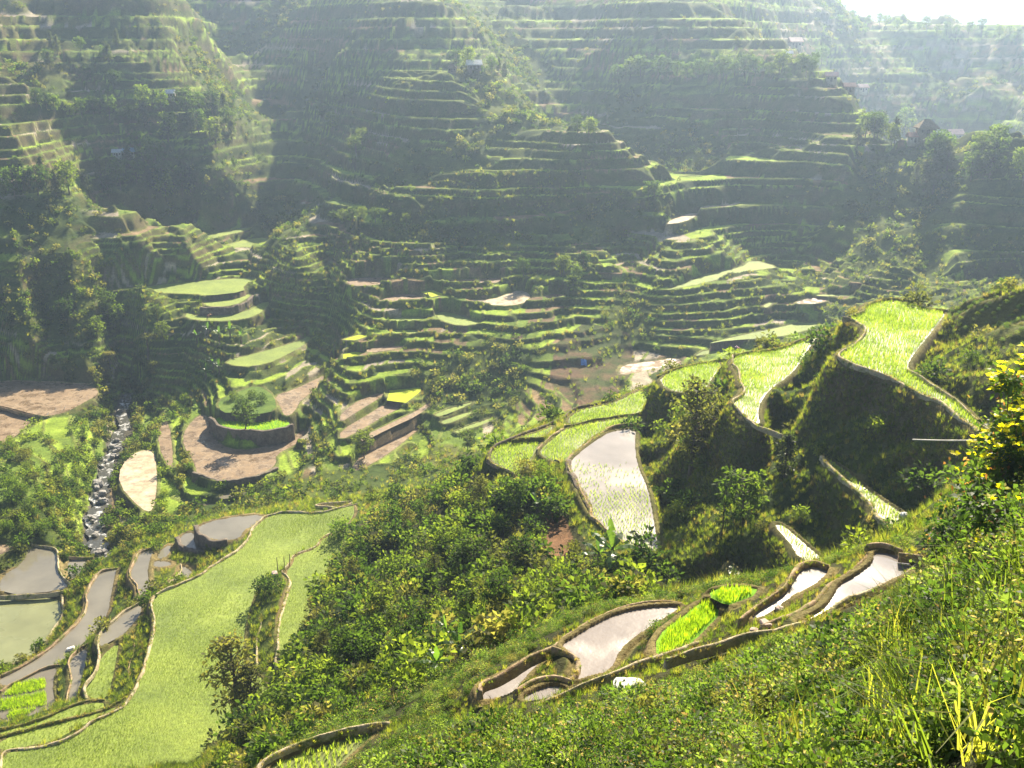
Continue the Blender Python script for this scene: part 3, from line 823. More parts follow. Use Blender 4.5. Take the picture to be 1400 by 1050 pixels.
# ---------------------------------------------------------------- bunds and retaining walls, each its own thing
bund_tufts, bund_lines = [], []
def bund(path, z, label, name='paddy_bund', cat='bund', mat=None, w=0.5, h=0.28, skirt=0.35, group=None, seed=0, fuzz=0.0, round_=True):
    uv = pts(path)
    P = np.array([at(u, v, z)[:2] for u, v in uv])
    P = chaikin(P, 2, False)
    seg = np.r_[0, np.cumsum(np.hypot(*np.diff(P, axis=0).T))]
    step = max(0.12, w * 0.45)
    t = np.arange(0, seg[-1], step)
    P = np.stack([np.interp(t, seg, P[:, 0]), np.interp(t, seg, P[:, 1])], -1)
    n = len(P)
    if n < 3: return None
    bund_lines.append((P, w))
    zl = height(P[:, 0], P[:, 1])
    zl = np.convolve(np.pad(zl, 4, 'edge'), np.ones(9) / 9, 'valid')
    z = np.clip(zl - 0.05, z, z + 0.8)
    T = unit(np.gradient(P, axis=0)); S = np.stack([-T[:, 1], T[:, 0]], -1)
    P = P + S * (fbm(t / 1.3, t * 0 + seed, 5, 3) * 0.55 * w)[:, None]
    r = np.random.default_rng(seed + 50)
    if round_:
        prof = [(-.62, None), (-.5, 0.0), (-.40, .55), (-.18, .92), (.05, 1.0), (.26, .86), (.44, .48), (.5, 0.0), (.62, None)]
    else:
        prof = [(-.75, None), (-.52, -0.3), (-.5, .82), (-.36, 1.0), (.36, 1.0), (.5, .82), (.52, -0.3), (.75, None)]
    wv = w * (1 + 0.5 * fbm(t / 2.5, t * 0 + seed, 15, 3)); hv = h * (1 + 1.1 * fbm(t / 1.7, t * 0 + seed + 3, 25, 3))
    V = []
    for a, b in prof:
        off = a * wv + (r.normal(0, 0.03 * w, n))
        zz = z - skirt if b is None else z + b * hv + r.normal(0, 0.035 * h, n)
        V.append(np.c_[P + S * off[:, None], zz])
    V = np.stack(V, 1); k = len(prof)
    # close the ends
    F = [[i * k + j, (i + 1) * k + j, (i + 1) * k + j + 1, i * k + j + 1] for i in range(n - 1) for j in range(k - 1)]
    me = bpy.data.meshes.new(name)
    me.from_pydata(V.reshape(-1, 3).tolist(), [], F + [list(range(k)), list(range((n - 1) * k, n * k))[::-1]])
    me.polygons.foreach_set('use_smooth', np.ones(len(me.polygons), bool))
    me.update()
    o = link(name, me, mat or M_CLAY, kind='thing', label=label, category=cat)
    if group: o['group'] = group
    if fuzz:
        m = int(seg[-1] * fuzz * (2.4 if fuzz < 5 else 1.3))
        ii = r.integers(0, n, m)
        Q = P[ii] + S[ii] * (r.uniform(-.55, .55, m) * w)[:, None]
        bund_tufts.append(np.c_[Q, z[ii] + 0.3 * h, r.uniform(0.7, 1.4, m) * min(0.36, 0.7 * w)])
    return o
GB = 'clay bunds edging the paddies'
B = [
 # near terraces
 ('h 566,745 565,718 590,700 640,688 700,652 775,606 855,568 875,555 905,530 960,498 1040,452 1140,408 1240,388 1340,376 1395,385', -19.3, 'furry reddish clay bund along the upper rim of the two glinting near paddies', M_CLAY, .42, .32, .5, 9),
 ('h 862,566 905,578 950,590 975,615 978,645 955,680 935,698', -19.1, 'curved clay bund hooking round the grassy pocket beside the glinting near paddy', M_CLAY, .38, .28, .5, 9),
 ('h 716,748 745,725 790,700 840,688 890,690 930,700 952,712', -18.75, 'arched brown bund over the smallest near paddy', M_CLAY, .42, .32, .4, 10),
 ('h 790,792 860,770 940,742 1020,708 1100,672 1200,634 1300,600 1400,572 i 50,548 110,528', -18.2, 'long straw coloured bund under the bright nursery bed and glinting paddy', M_PALECLAY, .40, .28, .5, 9),
 ('i -60,612 0,592 120,560 250,525 330,510 420,498 480,488 560,452 640,415 720,375 800,330 880,290 940,258 962,240', -16.3, 'long thick straw bund below the topmost right grey paddy', M_PALECLAY, .42, .30, .5, 9),
 ('i 245,462 290,415 330,380 385,350 425,318 455,270 480,228 520,213 560,214 612,236', -17.1, 'dark reddish bund looping over the narrow grey paddy beside the nursery bed', M_CLAY, .40, .32, .5, 10),
 ('i 330,495 390,475 450,450 520,408 575,375 605,335 625,300 665,275 720,248 765,220 782,190 772,165', -16.5, 'thick reddish bund between the two narrow grey near paddies', M_CLAY, .42, .34, .5, 10),
 ('i 762,155 790,147 840,152 880,170 905,182', -16.1, 'dark overhanging clay bund at the head of the right grey paddy', M_CLAY, .42, .3, .5, 10),
 ('i 890,178 930,183 970,190 1000,200', -15.9, 'short brown log like bund end beside the head of the right grey paddy', M_CLAY, .36, .24, .5, 8),
 ('i 600,505 650,490 700,474 745,462', -15.0, 'short straw coloured bund stub alone in the grass below the long bund', M_PALECLAY, .40, .26, .4, 9),
 ('g 1050,1060 1075,1025 1120,1000 1200,968 1300,935 1400,908 h 50,898 100,888 160,876 205,872', -22.5, 'pinkish straw bund at the bottom edge above a strip of rice', M_PALECLAY, .46, .32, .5, 9),
 # right hand upper paddies
 ('f 690,250 730,240 752,225 750,205 790,187 840,178 900,180 950,188', -21.9, 'grass topped bund round the far rim of the highest bright rice paddy', M_GRASSBUND, .55, .3, .5, 4),
 ('f 950,190 975,205 1010,218 1060,222 1095,228', -21.9, 'grassy bund at the back right of the highest bright rice paddy', M_GRASSBUND, .5, .26, .5, 4),
 ('f 660,256 700,262 742,285 758,308 740,335 695,372 650,395 640,412 700,445 800,473 880,505 955,553 1040,585 1110,635 1200,706 1285,775', -21.9, 'winding tan bund on the left and near rim of the highest bright rice paddy', M_PALECLAY, .42, .26, .6, 4),
 ('f 925,462 1000,510 1080,560 1150,610 1220,680 1292,742', -21.85, 'thin straw coloured bund on the bank side of the tapering rice tail', M_PALECLAY, .3, .2, .5, 4),
 ('f 215,408 300,390 400,381 480,350 540,322 590,296', -26.9, 'grassy bund across the far rim of the white glaring rice paddy', M_GRASSBUND, .5, .3, .5, 4),
 ('f 212,408 212,440 238,470 245,520 268,548 230,580 205,598 245,632 290,682 340,705 420,735', -26.9, 'winding tan bund on the left rim of the white glaring rice paddy', M_PALECLAY, .42, .28, .6, 4),
 ('f 575,815 620,870 670,910 740,978 800,1040 i 790,20 850,55 888,112', -27.2, 'pale clay edge path beside the narrow rice strip under the dark bank', M_PALECLAY, .55, .2, .6, 3),
 ('f -90,490 -40,465 60,440 130,432 185,425', -31.9, 'grass topped bund along the far rim of the small rice paddy beside the slim sapling', M_GRASSBUND, .5, .28, .5, 4),
 # pond group
 ('e 1212,690 1160,690 1100,700 1040,740 960,800 925,838', -35.1, 'thick brown bund curving round the far end of the still pond paddy', M_CLAY, .62, .36, .6, 4),
 ('e 925,838 940,895 980,955 1015,1020 1022,1060 h 1030,30 1075,75 1165,148 1240,186 1302,184', -34.9, 'long tan bund along the left and near rim of the still pond paddy', M_CLAY, .55, .34, .6, 4),
 ('e 915,700 1000,682 1100,660 1180,650 1245,640', -35.7, 'dark grassy bund between the upper two bright rice paddies by the pond', M_GRASSBUND, .5, .32, .5, 6),
 ('e 802,800 830,765 870,738 905,715 918,690', -35.8, 'winding clay bund dividing the leftmost rice paddy from the paddy beside the pond', M_CLAY, .45, .3, .6, 4),
 ('e 700,755 740,745 790,745 832,742', -36.2, 'low green bund crossing the leftmost rice paddy by the pond', M_GRASSBUND, .4, .22, .5, 4),
 ('e 602,832 618,780 660,760 720,735 800,705 870,680 918,655 935,630 1000,612 1060,600 1120,595 1190,560 1250,530', -36.3, 'pale stone edge along the outer rim of the rice paddies above the shaded gorge', M_STONEWALL, .5, .3, .9, 3),
 ('e 600,832 640,855 690,880 722,908', -36.4, 'short clay bund at the tip of the leftmost rice paddy by the pond', M_CLAY, .4, .24, .6, 4),
 # lower left
 ('g 0,1060 5,995 40,975 110,972 230,952 330,902 370,866 430,838 500,800 542,745 588,645 614,545 632,450 612,385 625,348 700,312 822,262 860,228 960,172 1015,112 1022,78 1060,40 1095,16 1180,6 1290,13 1370,-6 1435,-32', -57.95, 'long pale winding bund along the whole left rim of the largest green paddy', M_PALECLAY, .62, .3, .7, 2),
 ('g 1400,86 1390,84 1308,107 1288,152 1190,180 1182,215 1142,254 1165,268 1186,298 1165,362 1130,480 1132,580 1118,620 1148,660 1150,710 1118,780', -57.4, 'pale winding bund between the largest green paddy and its right neighbour', M_PALECLAY, .55, .28, .6, 2),
 ('g 1060,455 1068,480 1042,520 1045,580 1046,640', -57.8, 'short thin bund beside the grassy knoll in the largest green paddy', M_PALECLAY, .4, .22, .5, 2),
 ('g -20,895 0,892 150,858 300,790 360,772 432,772', -59.2, 'grassy bund above the narrow green strip at bottom left', M_GRASSBUND, .55, .26, .6, 4),
 ('g -20,926 0,924 200,870 420,815 470,790 540,742', -58.6, 'grassy bund between the two narrow green strips at bottom left', M_GRASSBUND, .55, .26, .6, 4),
 ('g 480,234 402,248 375,290 345,345 358,380 330,442 260,512 180,582 62,652 0,676', -62.9, 'thin pink clay bund down the left rim of the long curved water paddy', M_CLAY, .5, .26, .7, 1),
 ('g -20,350 60,348 130,345 245,336 300,320 355,303', -64.9, 'straight pale bund crossing between the two grey green left paddies', M_PALECLAY, .55, .28, .6, 1),
 ('g 248,338 256,385 260,430 200,508 158,580 60,632 0,652', -65.1, 'pale bund curving round the lower grey green left paddy', M_PALECLAY, .55, .28, .6, 1),
 ('g 122,140 180,146 238,156 234,240 262,280 292,300', -64.8, 'pale bund curving round the upper grey left paddy', M_PALECLAY, .5, .26, .6, 1),
 ('g 280,192 330,192 385,190', -64.9, 'short bund behind the little paddy next to the stream', M_CLAY, .4, .22, .5, 1),
 ('g 580,372 520,402 470,440 412,488 395,545 405,590 390,660 345,708 342,730 356,770', -59.7, 'pale stepped bund down the left rim of the narrow water paddies beside the long bund', M_PALECLAY, .5, .26, .8, 1),
 ('g 640,150 600,158 566,170 545,212 520,262 562,308 565,358 540,388', -60.9, 'winding pink bund on the left rim of the tapering water paddy', M_CLAY, .5, .26, .8, 1),
 ('g 365,540 320,565 276,608 284,655 292,690 275,745 266,800', -61.5, 'thin red clay bund on the left of the small grey paddy beside the nursery', M_CLAY, .45, .26, .7, 1),
 ('g 0,742 40,712 90,690 150,652 200,636 250,630', -62.3, 'low muddy bund behind the bright nursery patches at far left', M_CLAY, .45, .24, .6, 1),
 ('g 735,222 742,245 700,288 640,330 590,352', -61.1, 'short pale bund ending at the tall round walls', M_PALECLAY, .45, .24, .7, 1),
 ('g 530,745 528,690 525,640 550,600 548,550', -59.9, 'thin bund inside the pocket of grass left of the long pale bund', M_CLAY, .35, .22, .6, 1),
 # left paddies and valley floor
 ('d -20,512 60,508 200,512 300,518 380,524', -65.9, 'low mud bund along the shaded far rim of the large brown left paddy', M_CLAY, .5, .26, .6, 0),
 ('d -20,610 30,622 90,642 150,655 205,652', -66.2, 'dark mud bund between the two brown left paddies', M_CLAY, .5, .26, .6, 0),
 ('e 918,46 1000,46 1062,44 1120,32 1180,20 1240,10 1300,4', -50.1, 'pinkish bund of the mud strip under the terraced pyramid hill', M_CLAY, .6, .3, .6, 0),
 ('d 1430,1000 h -120,-25 -60,-15 0,-10 40,-18 80,-28', -58.0, 'low bund at the far tip of the largest green paddy', M_PALECLAY, .5, .26, .6, 0),
]
for k, (path, z, lab, mt, w_, h_, sk, fz) in enumerate(B):
    dn = np.hypot(*at(*pts(path)[0], z)[:2])
    bund(path, z, lab, mat=mt, w=w_ * (.40 if dn < 40 else .45), h=h_ * (.40 if dn < 40 else .55), skirt=min(sk, .35 if dn < 110 else .6) * (.7 if mt is not M_STONEWALL else 1), group=GB, seed=k * 7, fuzz=fz)
# tall dry-stone retaining walls
W = [
 ('g 798,68 803,90 850,118 885,132 930,128', -58.95, 3.0, 'tall curved dark stone wall holding up the grey paddy under the long bund', .55),
 ('g 722,112 735,135 752,155 800,172 842,178', -60.55, 2.6, 'tall rounded stone wall below the crescent sliver paddy', .55),
 ('e 925,842 938,900 975,955 1005,1020 h 1018,5', -35.05, 4.2, 'tall shaded grey wall under the left corner of the still pond paddy', .6),
 ('d 858,662 885,690 930,706 1000,716 1100,714 1160,702 1195,688', -63.45, 2.7, 'curved stone wall round the grassy island above the brown crescent paddy', .6),
 ('d 788,885 850,905 910,922 1000,912 1080,888 1125,862', -66.05, 1.6, 'grassy stone wall along the near rim of the brown crescent paddy', .6),
 ('d 815,210 870,214 960,210 1005,184 1030,165', -54.35, 1.4, 'curved wall below the small terrace under the largest left hill paddy', .6),
]
for k, (path, z, dp, lab, w_) in enumerate(W):
    bund(path, z, lab, name='retaining_wall', cat='stone wall', mat=M_STONEWALL, w=w_, h=0.25, skirt=dp, group='stone walls holding up terraces', seed=300 + k, round_=False)
PBT = proto_set('bund_tuft', [raw_mesh('bund_tuft', *blades_v(16, 1.0, 0.5, 0.09, 600 + k, 0.9), [L_DRY if k < 2 else L_GRASS]) for k in range(4)])
Q = np.concatenate(bund_tufts)
scatter('bund_grass', PBT, Q[:, :3], Q[:, 3], 'short dry grass fringing the bunds', 0.3, seed=21)
# ---------------------------------------------------------------- ground cover, grass, scrub
def far_shrubs(n, mats, leaf, cnt, seed):
    return [raw_mesh('hill_shrub', *shrub_v(cnt, leaf, seed + k, 6, 0.85, 0.6), [mats[k % len(mats)]]) for k in range(n)]
nearbund = np.zeros(Z.shape, bool)
lowveg = np.zeros(Z.shape, bool)
for Q_, w_ in bund_lines:
    if np.hypot(*Q_.mean(0)) < 60:
        m_ = (X > Q_[:, 0].min() - 1) & (X < Q_[:, 0].max() + 1) & (Y > Q_[:, 1].min() - 1) & (Y < Q_[:, 1].max() + 1)
        k_ = np.nonzero(m_)
        if np.hypot(*Q_.mean(0)) < 36:
            m_ = (X > Q_[:, 0].min() - 6) & (X < Q_[:, 0].max() + 6) & (Y > Q_[:, 1].min() - 6) & (Y < Q_[:, 1].max() + 6)
            k2_ = np.nonzero(m_)
            lowveg[k2_] |= dist_poly(Q_[::5], X[k2_], Y[k2_], False) < 5.5
        nearbund[k_] |= dist_poly(Q_[::3], X[k_], Y[k_], False) < (1.2 if np.hypot(*Q_.mean(0)) < 40 else 0.75)
# foreground ground cover
def cover_clump(k):
    V, F = shrub_v(420, 0.09 + 0.035 * (k % 3), 100 + k, 10, 0.8, 0.5)
    r = np.random.default_rng(k)
    return raw_mesh('cover_clump', V, F, [(L_GROUND, L_GROUND, L_SHRUB, L_GROUND, L_OLIVE, L_GROUND)[k], L_PALE], (r.random(len(F)) < (0.03, 0.10, 0.02, 0.2, 0.05, 0.0)[k]).astype(int))
PG = proto_set('cover_clump', [cover_clump(k) for k in range(6)])
den = np.where(free & ~hem & (dist < 36) & (dist > 3), 5.5 * np.clip(0.7 + 1.5 * n1 + 1.6 * n2 + 0.8 * n4, 0.0, 1.8) * np.where(nearbund, 0, 1), 0)
den *= np.where(z_scrub, 0.4, 1)
den = np.maximum(den, np.where(free & ~hem & ~nearbund & (dist < 36) & (dist > 3), np.where(dist < 15, 2.4, 0.9), 0)) * np.where(dist < 15, 2.6, 1.0)
den = np.where(lowveg, den * 2.2, den)
P, ii = sow(den)
scatter('ground_cover_foliage', PG, P, rng.uniform(0.28, 0.85, len(P)) * np.where(lowveg.ravel()[ii], 0.5, 1.0) * np.clip(np.hypot(P[:, 0], P[:, 1]) / 16.0, 0.6, 1.0), 'leafy green ground cover carpeting the near slope', 0.3)
# grass: near slope, banks between the paddies
PGR = proto_set('grass_tuft', [raw_mesh('grass_tuft', *blades_v(26, 1.0, 0.28, 0.04, 200 + k, 0.75), [L_GRASS if k < 8 else L_DRY]) for k in range(9)])
z_crop = zone('p 1278,408 1500,400 1500,490 1395,482 1330,456 1300,436', 45, 110) & free
bank = free & ~z_crop & (dist < 128) & ~z_scar2 & ~z_river
den = np.where(bank & (dist >= 36), np.where(dist < 95, np.where(az[None] > 0.09, 9.0, 4.5), 2.6), 0) * (0.5 + np.clip(n1 + 0.5, 0, 1))
den = np.where(bank & (dist < 36), 1.6 * np.clip(2.0 * n1 + n3 + 0.1, 0, 1.0), den)
den = np.where(bank & (hem | nearbund) & (dist < 45), 16.0, den)
den *= np.where(z_scrub, 0.15, 1)
P, ii = sow(den)
dP = np.hypot(P[:, 0], P[:, 1])
scatter('grass', PGR, P, rng.uniform(0.35, 0.8, len(P)) * np.where((hem | nearbund | (lowveg & (dist < 36))).ravel()[ii], 0.36, np.where((dP > 38) & (P[:, 0] > 5), 0.62, np.where(dP < 36, 0.8, 1.0))), 'grass on the terrace banks', 0.25)
# tall cane grass at the right edge of the near slope
z_cane = zone('p 1080,1060 1180,940 1270,800 1330,770 1400,740 1400,1060', 4, 30) & free
P, _ = sow(np.where(z_cane, 2.0, 0))
PT = proto_set('cane_tuft', [raw_mesh('cane_tuft', *blades_v(34, 1.0, 0.3, 0.022, 260 + k, 1.1), [L_GRASS]) for k in range(4)])
scatter('tall_grass', PT, P, rng.uniform(0.4, 0.85, len(P)), 'tall yellow green grass at the right edge of the near slope', 0.2, seed=4)
# hedge rows of the planted field at the right
z_crop = zone('p 1278,408 1500,400 1500,490 1395,482 1330,456 1300,436', 45, 110) & free
cx_, cy_ = np.meshgrid(np.arange(-26, 26, 0.3), np.arange(-20, 20, 1.0))
cx_ = cx_.ravel() + rng.normal(0, .06, cx_.size); cy_ = cy_.ravel() + rng.normal(0, .1, cy_.size)
ca_ = 0.32
qx, qy = cx_ * math.cos(ca_) - cy_ * math.sin(ca_) + 36, cx_ * math.sin(ca_) + cy_ * math.cos(ca_) + 67
kq = cell(qx, qy); mq = z_crop[kq]
P = np.stack([qx[mq], qy[mq], height(qx[mq], qy[mq])], -1)
scatter('bean_crop', PG, P, rng.uniform(0.26, 0.36, len(P)), 'rows of low green crop on the field at upper right', 0.15, seed=31)
# scrub of the ridge below the pond and along the river
PS = proto_set('scrub_bush', [raw_mesh('scrub_bush', *shrub_v(230, 0.26, 300 + k, 8, 0.9, 0.5), [(L_SHRUB, L_SHRUB, L_OLIVE, L_SHRUB, L_OLIVE, L_TREE)[k]]) for k in range(6)])
den = np.where(z_scrub, 0.36 * np.clip(1 + 1.6 * n1 + 0.8 * n2, 0.1, 2), 0)
den = np.where(free & (dist > 36) & (dist < 135) & ~z_scrub & ~z_river & ~z_crop & (n1 > 0.05), 0.05, den)
den = np.where(free & (dist > 40) & (dist < 100) & (az[None] > 0.10) & ~z_crop & (n1 + n2 > -0.15) & (mw < 0.05), 0.10, den)
den = np.where(free & (rdist > 1.5) & (rdist < 6), 0.34, den)
den = np.where(free & (rdist > 6) & (dist > 100) & (dist < 215) & (Uf < 260) & (Vf > 545) & ~z_river & (slope > 0.12), 0.20, den)
P, _ = sow(den)
dP = np.hypot(P[:, 0], P[:, 1])
scatter('scrub_foliage', PS, P, rng.uniform(0.45, 1.5, len(P)) ** 1.3 * np.where((dP > 100), 1.0, np.where(dP < 60, 0.95, 1.2)), 'dense green scrub on the slopes around the lower paddies', 0.2, seed=2)
# hillside scrub on the far slopes
PF = proto_set('hill_shrub', far_shrubs(6, [L_SHRUB, L_OLIVE, L_TREE], 0.42, 60, 400))
wild = np.clip((over - 0.12) * 4, 0, 1)
riser = (tmask > 0.4) & (tread < 0.5)
den = np.where(free & (dist > 130) & (dist < 700) & ~z_river & (tread < 0.5), 0.02 + 0.13 * wild + np.where(riser, np.where(dist < 235, 0.10, 0.05), 0.09 * (1 - tmask)), 0)
den = np.where((dist > 130) & free, np.maximum(den, 0.36 * wood * (1 - z_scar)), den)
den = np.where(z_scar, den * 0.7, den)
den *= np.where(dist > 430, 0.5, 1.0)
P, ii = sow(den)
wl = np.maximum(wild, wood).ravel()[ii]
dP = np.hypot(P[:, 0], P[:, 1])
scatter('hillside_scrub_foliage', PF, P, (rng.uniform(0.3, 0.8, len(P)) * (1 + 1.0 * wl)) * np.where(dP > 430, 1.6, 1.0), 'scrub covering the hillside steps', 0.15, seed=3)
den = np.where(free & (dist > 128) & (dist < 235) & ~z_river, np.where(tread < 0.5, 0.55, np.where(edge, 0.25, 0.03)), 0) * np.clip(0.8 + 1.4 * n1, 0.1, 2)
P, _ = sow(den)
scatter('terrace_grass', PGR, P, rng.uniform(0.45, 1.0, len(P)), 'long grass on the valley terrace walls', 0.3, seed=17)
# rice in the paddies
PR = proto_set('rice_tuft', [raw_mesh('rice_tuft', *blades_v(11, 1.0, 0.16, 0.06, 500 + k, 0.55), [L_RICE]) for k in range(4)])
PL = proto_set('seedling_tuft', [raw_mesh('seedling_tuft', *blades_v(6, 1.0, 0.2, 0.10, 520 + k, 0.6), [L_LAWN]) for k in range(4)])
PB = proto_set('nursery_tuft', [raw_mesh('nursery_tuft', *blades_v(12, 1.0, 0.35, 0.06, 540 + k, 0.45), [L_SEED]) for k in range(4)])
def rows(P, sp, ang, jit, keep=1.0, inset=0.12):
    c, s = math.cos(ang), math.sin(ang)
    Q = np.stack([P[:, 0] * c + P[:, 1] * s, -P[:, 0] * s + P[:, 1] * c], -1)
    gx, gy = np.meshgrid(np.arange(Q[:, 0].min(), Q[:, 0].max(), sp), np.arange(Q[:, 1].min(), Q[:, 1].max(), sp))
    gx = gx.ravel() + rng.normal(0, jit * sp, gx.size); gy = gy.ravel() + rng.normal(0, jit * sp, gy.size)
    x, y = gx * c - gy * s, gx * s + gy * c
    m = inside(P, x, y)
    x, y = x[m], y[m]
    m = dist_poly(P, x, y) > inset
    if keep < 1: m &= rng.random(len(x)) < keep
    return x[m], y[m]
bag = {'rice': [], 'lawn': [], 'seed': []}
def put(kind, x, y, z, s):
    bag[kind].append(np.stack([x, y, np.full_like(x, z), s], -1))
for p in PADS:
    nm, k, P, z = p['name'], p['kind'], p['P'], p['z']
    if k == 'rice':
        x, y = rows(P, 0.21, 0.35, 0.14)
        put('rice', x, y, z, rng.uniform(0.20, 0.32, len(x)) * (1.0 + 0.4 * fbm(x / 6, y / 6, 9, 2)))
    elif k == 'pond':
        x, y = rows(P, 0.30, 0.2, 0.16)
        u, v = project(np.stack([x, y, np.full_like(x, z)], -1))
        g = sstep(630, 675, v + 40 * fbm(x / 3, y / 3, 4, 3))
        m = rng.random(len(x)) < g
        x, y = x[m], y[m]
        put('rice', x, y, z, rng.uniform(0.17, 0.30, len(x)))
    elif nm in ('G', 'G2'):
        x, y = rows(P, 0.22, 0.5, 0.2, 0.97)
        kp_ = rng.random(len(x)) < 1 - 0.75 * sstep(0.12, 0.4, fbm(x / 9, y / 5, 66, 3))
        x, y = x[kp_], y[kp_]
        put('lawn', x, y, z, rng.uniform(0.13, 0.21, len(x)) * (1 + 0.7 * fbm(x / 7, y / 7, 14, 3)))
    elif nm in ('E1B', 'E1A', 'E2'):
        x, y = rows(P, 0.28, 0.5, 0.25, 0.8)
        put('lawn', x, y, z, rng.uniform(0.14, 0.26, len(x)))
    elif nm in ('B4', 'B4b'):
        x, y = rows(P, 0.11, 0.5, 0.3)
        put('seed', x, y, z, rng.uniform(0.16, 0.30, len(x)))
    elif nm == 'ISL':
        x, y = rows(P, 0.4, 0.5, 0.3)
        put('seed', x, y, z, rng.uniform(0.2, 0.45, len(x)))
for s in ('g 10,752 60,705 120,690 182,684 186,720 130,735 60,748', 'g 0,768 60,758 130,745 188,735 188,788 110,800 0,812', 'g 40,815 110,805 150,800 120,822 80,845 30,845'):
    P = np.array([at(u, v, -62.3)[:2] for u, v in pts(s)])
    x, y = rows(P, 0.16, 0.4, 0.3, 1.0, 0.02)
    put('seed', x, y, -62.4, rng.uniform(0.25, 0.45, len(x)))
for k, pr, nm, lb in (('rice', PR, 'rice_crop', 'rows of transplanted rice standing in the shallow paddies'), ('lawn', PL, 'rice_seedling_crop', 'young rice covering the large lower paddy'),
                      ('seed', PB, 'rice_nursery_crop', 'bright green rice seedlings in nursery beds')):
    B = np.concatenate(bag[k])
    scatter(nm, pr, B[:, :3], B[:, 3], lb, 0.1, seed=11)
# ---------------------------------------------------------------- trees, shrubs and bananas: every one a thing of its own
def empty_thing(name, loc, rz, sc, label, cat, group=None):
    o = bpy.data.objects.new(name, None); COL.objects.link(o)
    o.empty_display_size = 0.3
    o.location = loc; o.rotation_euler = (0, 0, rz); o.scale = (sc, sc, sc)
    o['label'] = label; o['category'] = cat
    if group: o['group'] = group
    return o
def tree_meshes(kind, seed):
    """(trunk mesh, crown mesh) of unit height"""
    r = np.random.default_rng(seed)
    tubes, centres = [], []
    if kind == 'pine':
        H0, nl, leaf, cnt, mt = 0.18, 26, 0.085, 26, L_PINE
    elif kind == 'slim':
        H0, nl, leaf, cnt, mt = 0.22, 34, 0.05, 28, L_OLIVE
    elif kind == 'sapling':
        H0, nl, leaf, cnt, mt = 0.30, 14, 0.085, 16, L_TREE
    else:
        H0, nl, leaf, cnt, mt = 0.28, 22, 0.085, 34, (L_TREE if seed % 2 else L_SHRUB)
    n = 9
    t = np.linspace(0, 1, n)
    bend = r.normal(0, 0.035, 2)
    trunk = np.stack([bend[0] * np.sin(t * 3), bend[1] * np.sin(t * 2.4), -0.04 + t * 0.97], -1)
    tubes.append(tube_v(trunk, 0.022 * (1 - 0.85 * t) + 0.002, 7))
    for k in range(nl):
        f = H0 + (0.97 - H0) * ((k + 0.5) / nl)
        b = np.array([np.interp(f, t, trunk[:, j]) for j in range(3)])
        a = k * 2.4 + r.normal(0, 0.4)
        if kind == 'pine':
            ln = 0.26 * (1.08 - f) ** 0.8 * r.uniform(0.7, 1.15); rise = r.uniform(-0.05, 0.2)
        elif kind == 'slim':
            ln = 0.24 * math.sin(min(1, (f - 0.1) / 0.9) * 2.7 + 0.25) * r.uniform(0.6, 1.2); rise = r.uniform(0.3, 0.8)
        elif kind == 'sapling':
            ln = 0.17 * (1.1 - f) * r.uniform(0.7, 1.3) + 0.05; rise = r.uniform(0.2, 0.6)
        else:
            ln = 0.34 * math.sin(min(1.0, (f - 0.08) / 0.92) * 2.75) * r.uniform(0.6, 1.2) + 0.04; rise = r.uniform(0.15, 0.7)
        d = unit(np.array([math.cos(a), math.sin(a), rise]))
        e = b + d * ln
        mid = b + d * ln * 0.5 + np.array([0, 0, 0.015])
        tubes.append(tube_v([b, mid, e], [0.008, 0.005, 0.002], 4))
        centres += [(e, 0.6 + 0.4 * r.random()), (mid, 0.6), (b + d * ln * 0.8 + r.normal(0, 0.03, 3), 0.7)]
    Vs = []
    for c, q in centres:
        m = max(3, int(cnt * q / 1.6))
        rad = (0.055 if kind in ('pine', 'sapling') else 0.07 if kind == 'slim' else 0.095) * q
        d = unit(r.normal(size=(m, 3)))
        base = c + d * rad * r.uniform(0.2, 1, (m, 1)) * np.array([1, 1, 0.75])
        Vs.append(leaves(base, unit(d + np.array([0, 0, 0.15]) + r.normal(0, .3, (m, 3))), leaf * r.uniform(.6, 1.2, m), 0.42 if kind == 'pine' else 0.55, 0.25, r))
    V, F = join(tubes)
    tm_ = raw_mesh('trunk', V, F, [M_BARK], smooth=True)
    V, F = join(Vs)
    return tm_, raw_mesh('crown', V, F, [mt])
TREES = {k: [tree_meshes(k, s + 10 * i) for s in range(n_)] for i, (k, n_) in enumerate((('pine', 4), ('broad', 5), ('slim', 2), ('sapling', 3)))}
def tree(kind, loc, h, label, group=None, name=None, v=None):
    tm_, cm_ = TREES[kind][random.randrange(len(TREES[kind])) if v is None else v]
    o = empty_thing(name or {'pine': 'pine_tree', 'broad': 'broadleaf_tree', 'slim': 'slender_tree', 'sapling': 'sapling'}[kind], loc, random.uniform(0, 6.28), h, label, 'tree', group)
    for nm, me in (('trunk', tm_), ('crown', cm_)):
        c = bpy.data.objects.new(nm, me); COL.objects.link(c); c.parent = o
    return o
SHRUBM = [raw_mesh('shrub', *shrub_v(700, 0.16, 700 + k, 12, 0.95, 0.5), [(L_SHRUB, L_OLIVE, L_TREE, L_SHRUB)[k]]) for k in range(4)]
def shrub(loc, r_, label, group=None, v=None, name='shrub'):
    o = link(name, SHRUBM[random.randrange(4) if v is None else v], None, kind='thing', label=label, category='shrub')
    o.location = loc; o.scale = (r_, r_, r_ * random.uniform(0.85, 1.2)); o.rotation_euler = (0, 0, random.uniform(0, 6.28))
    if group: o['group'] = group
    return o
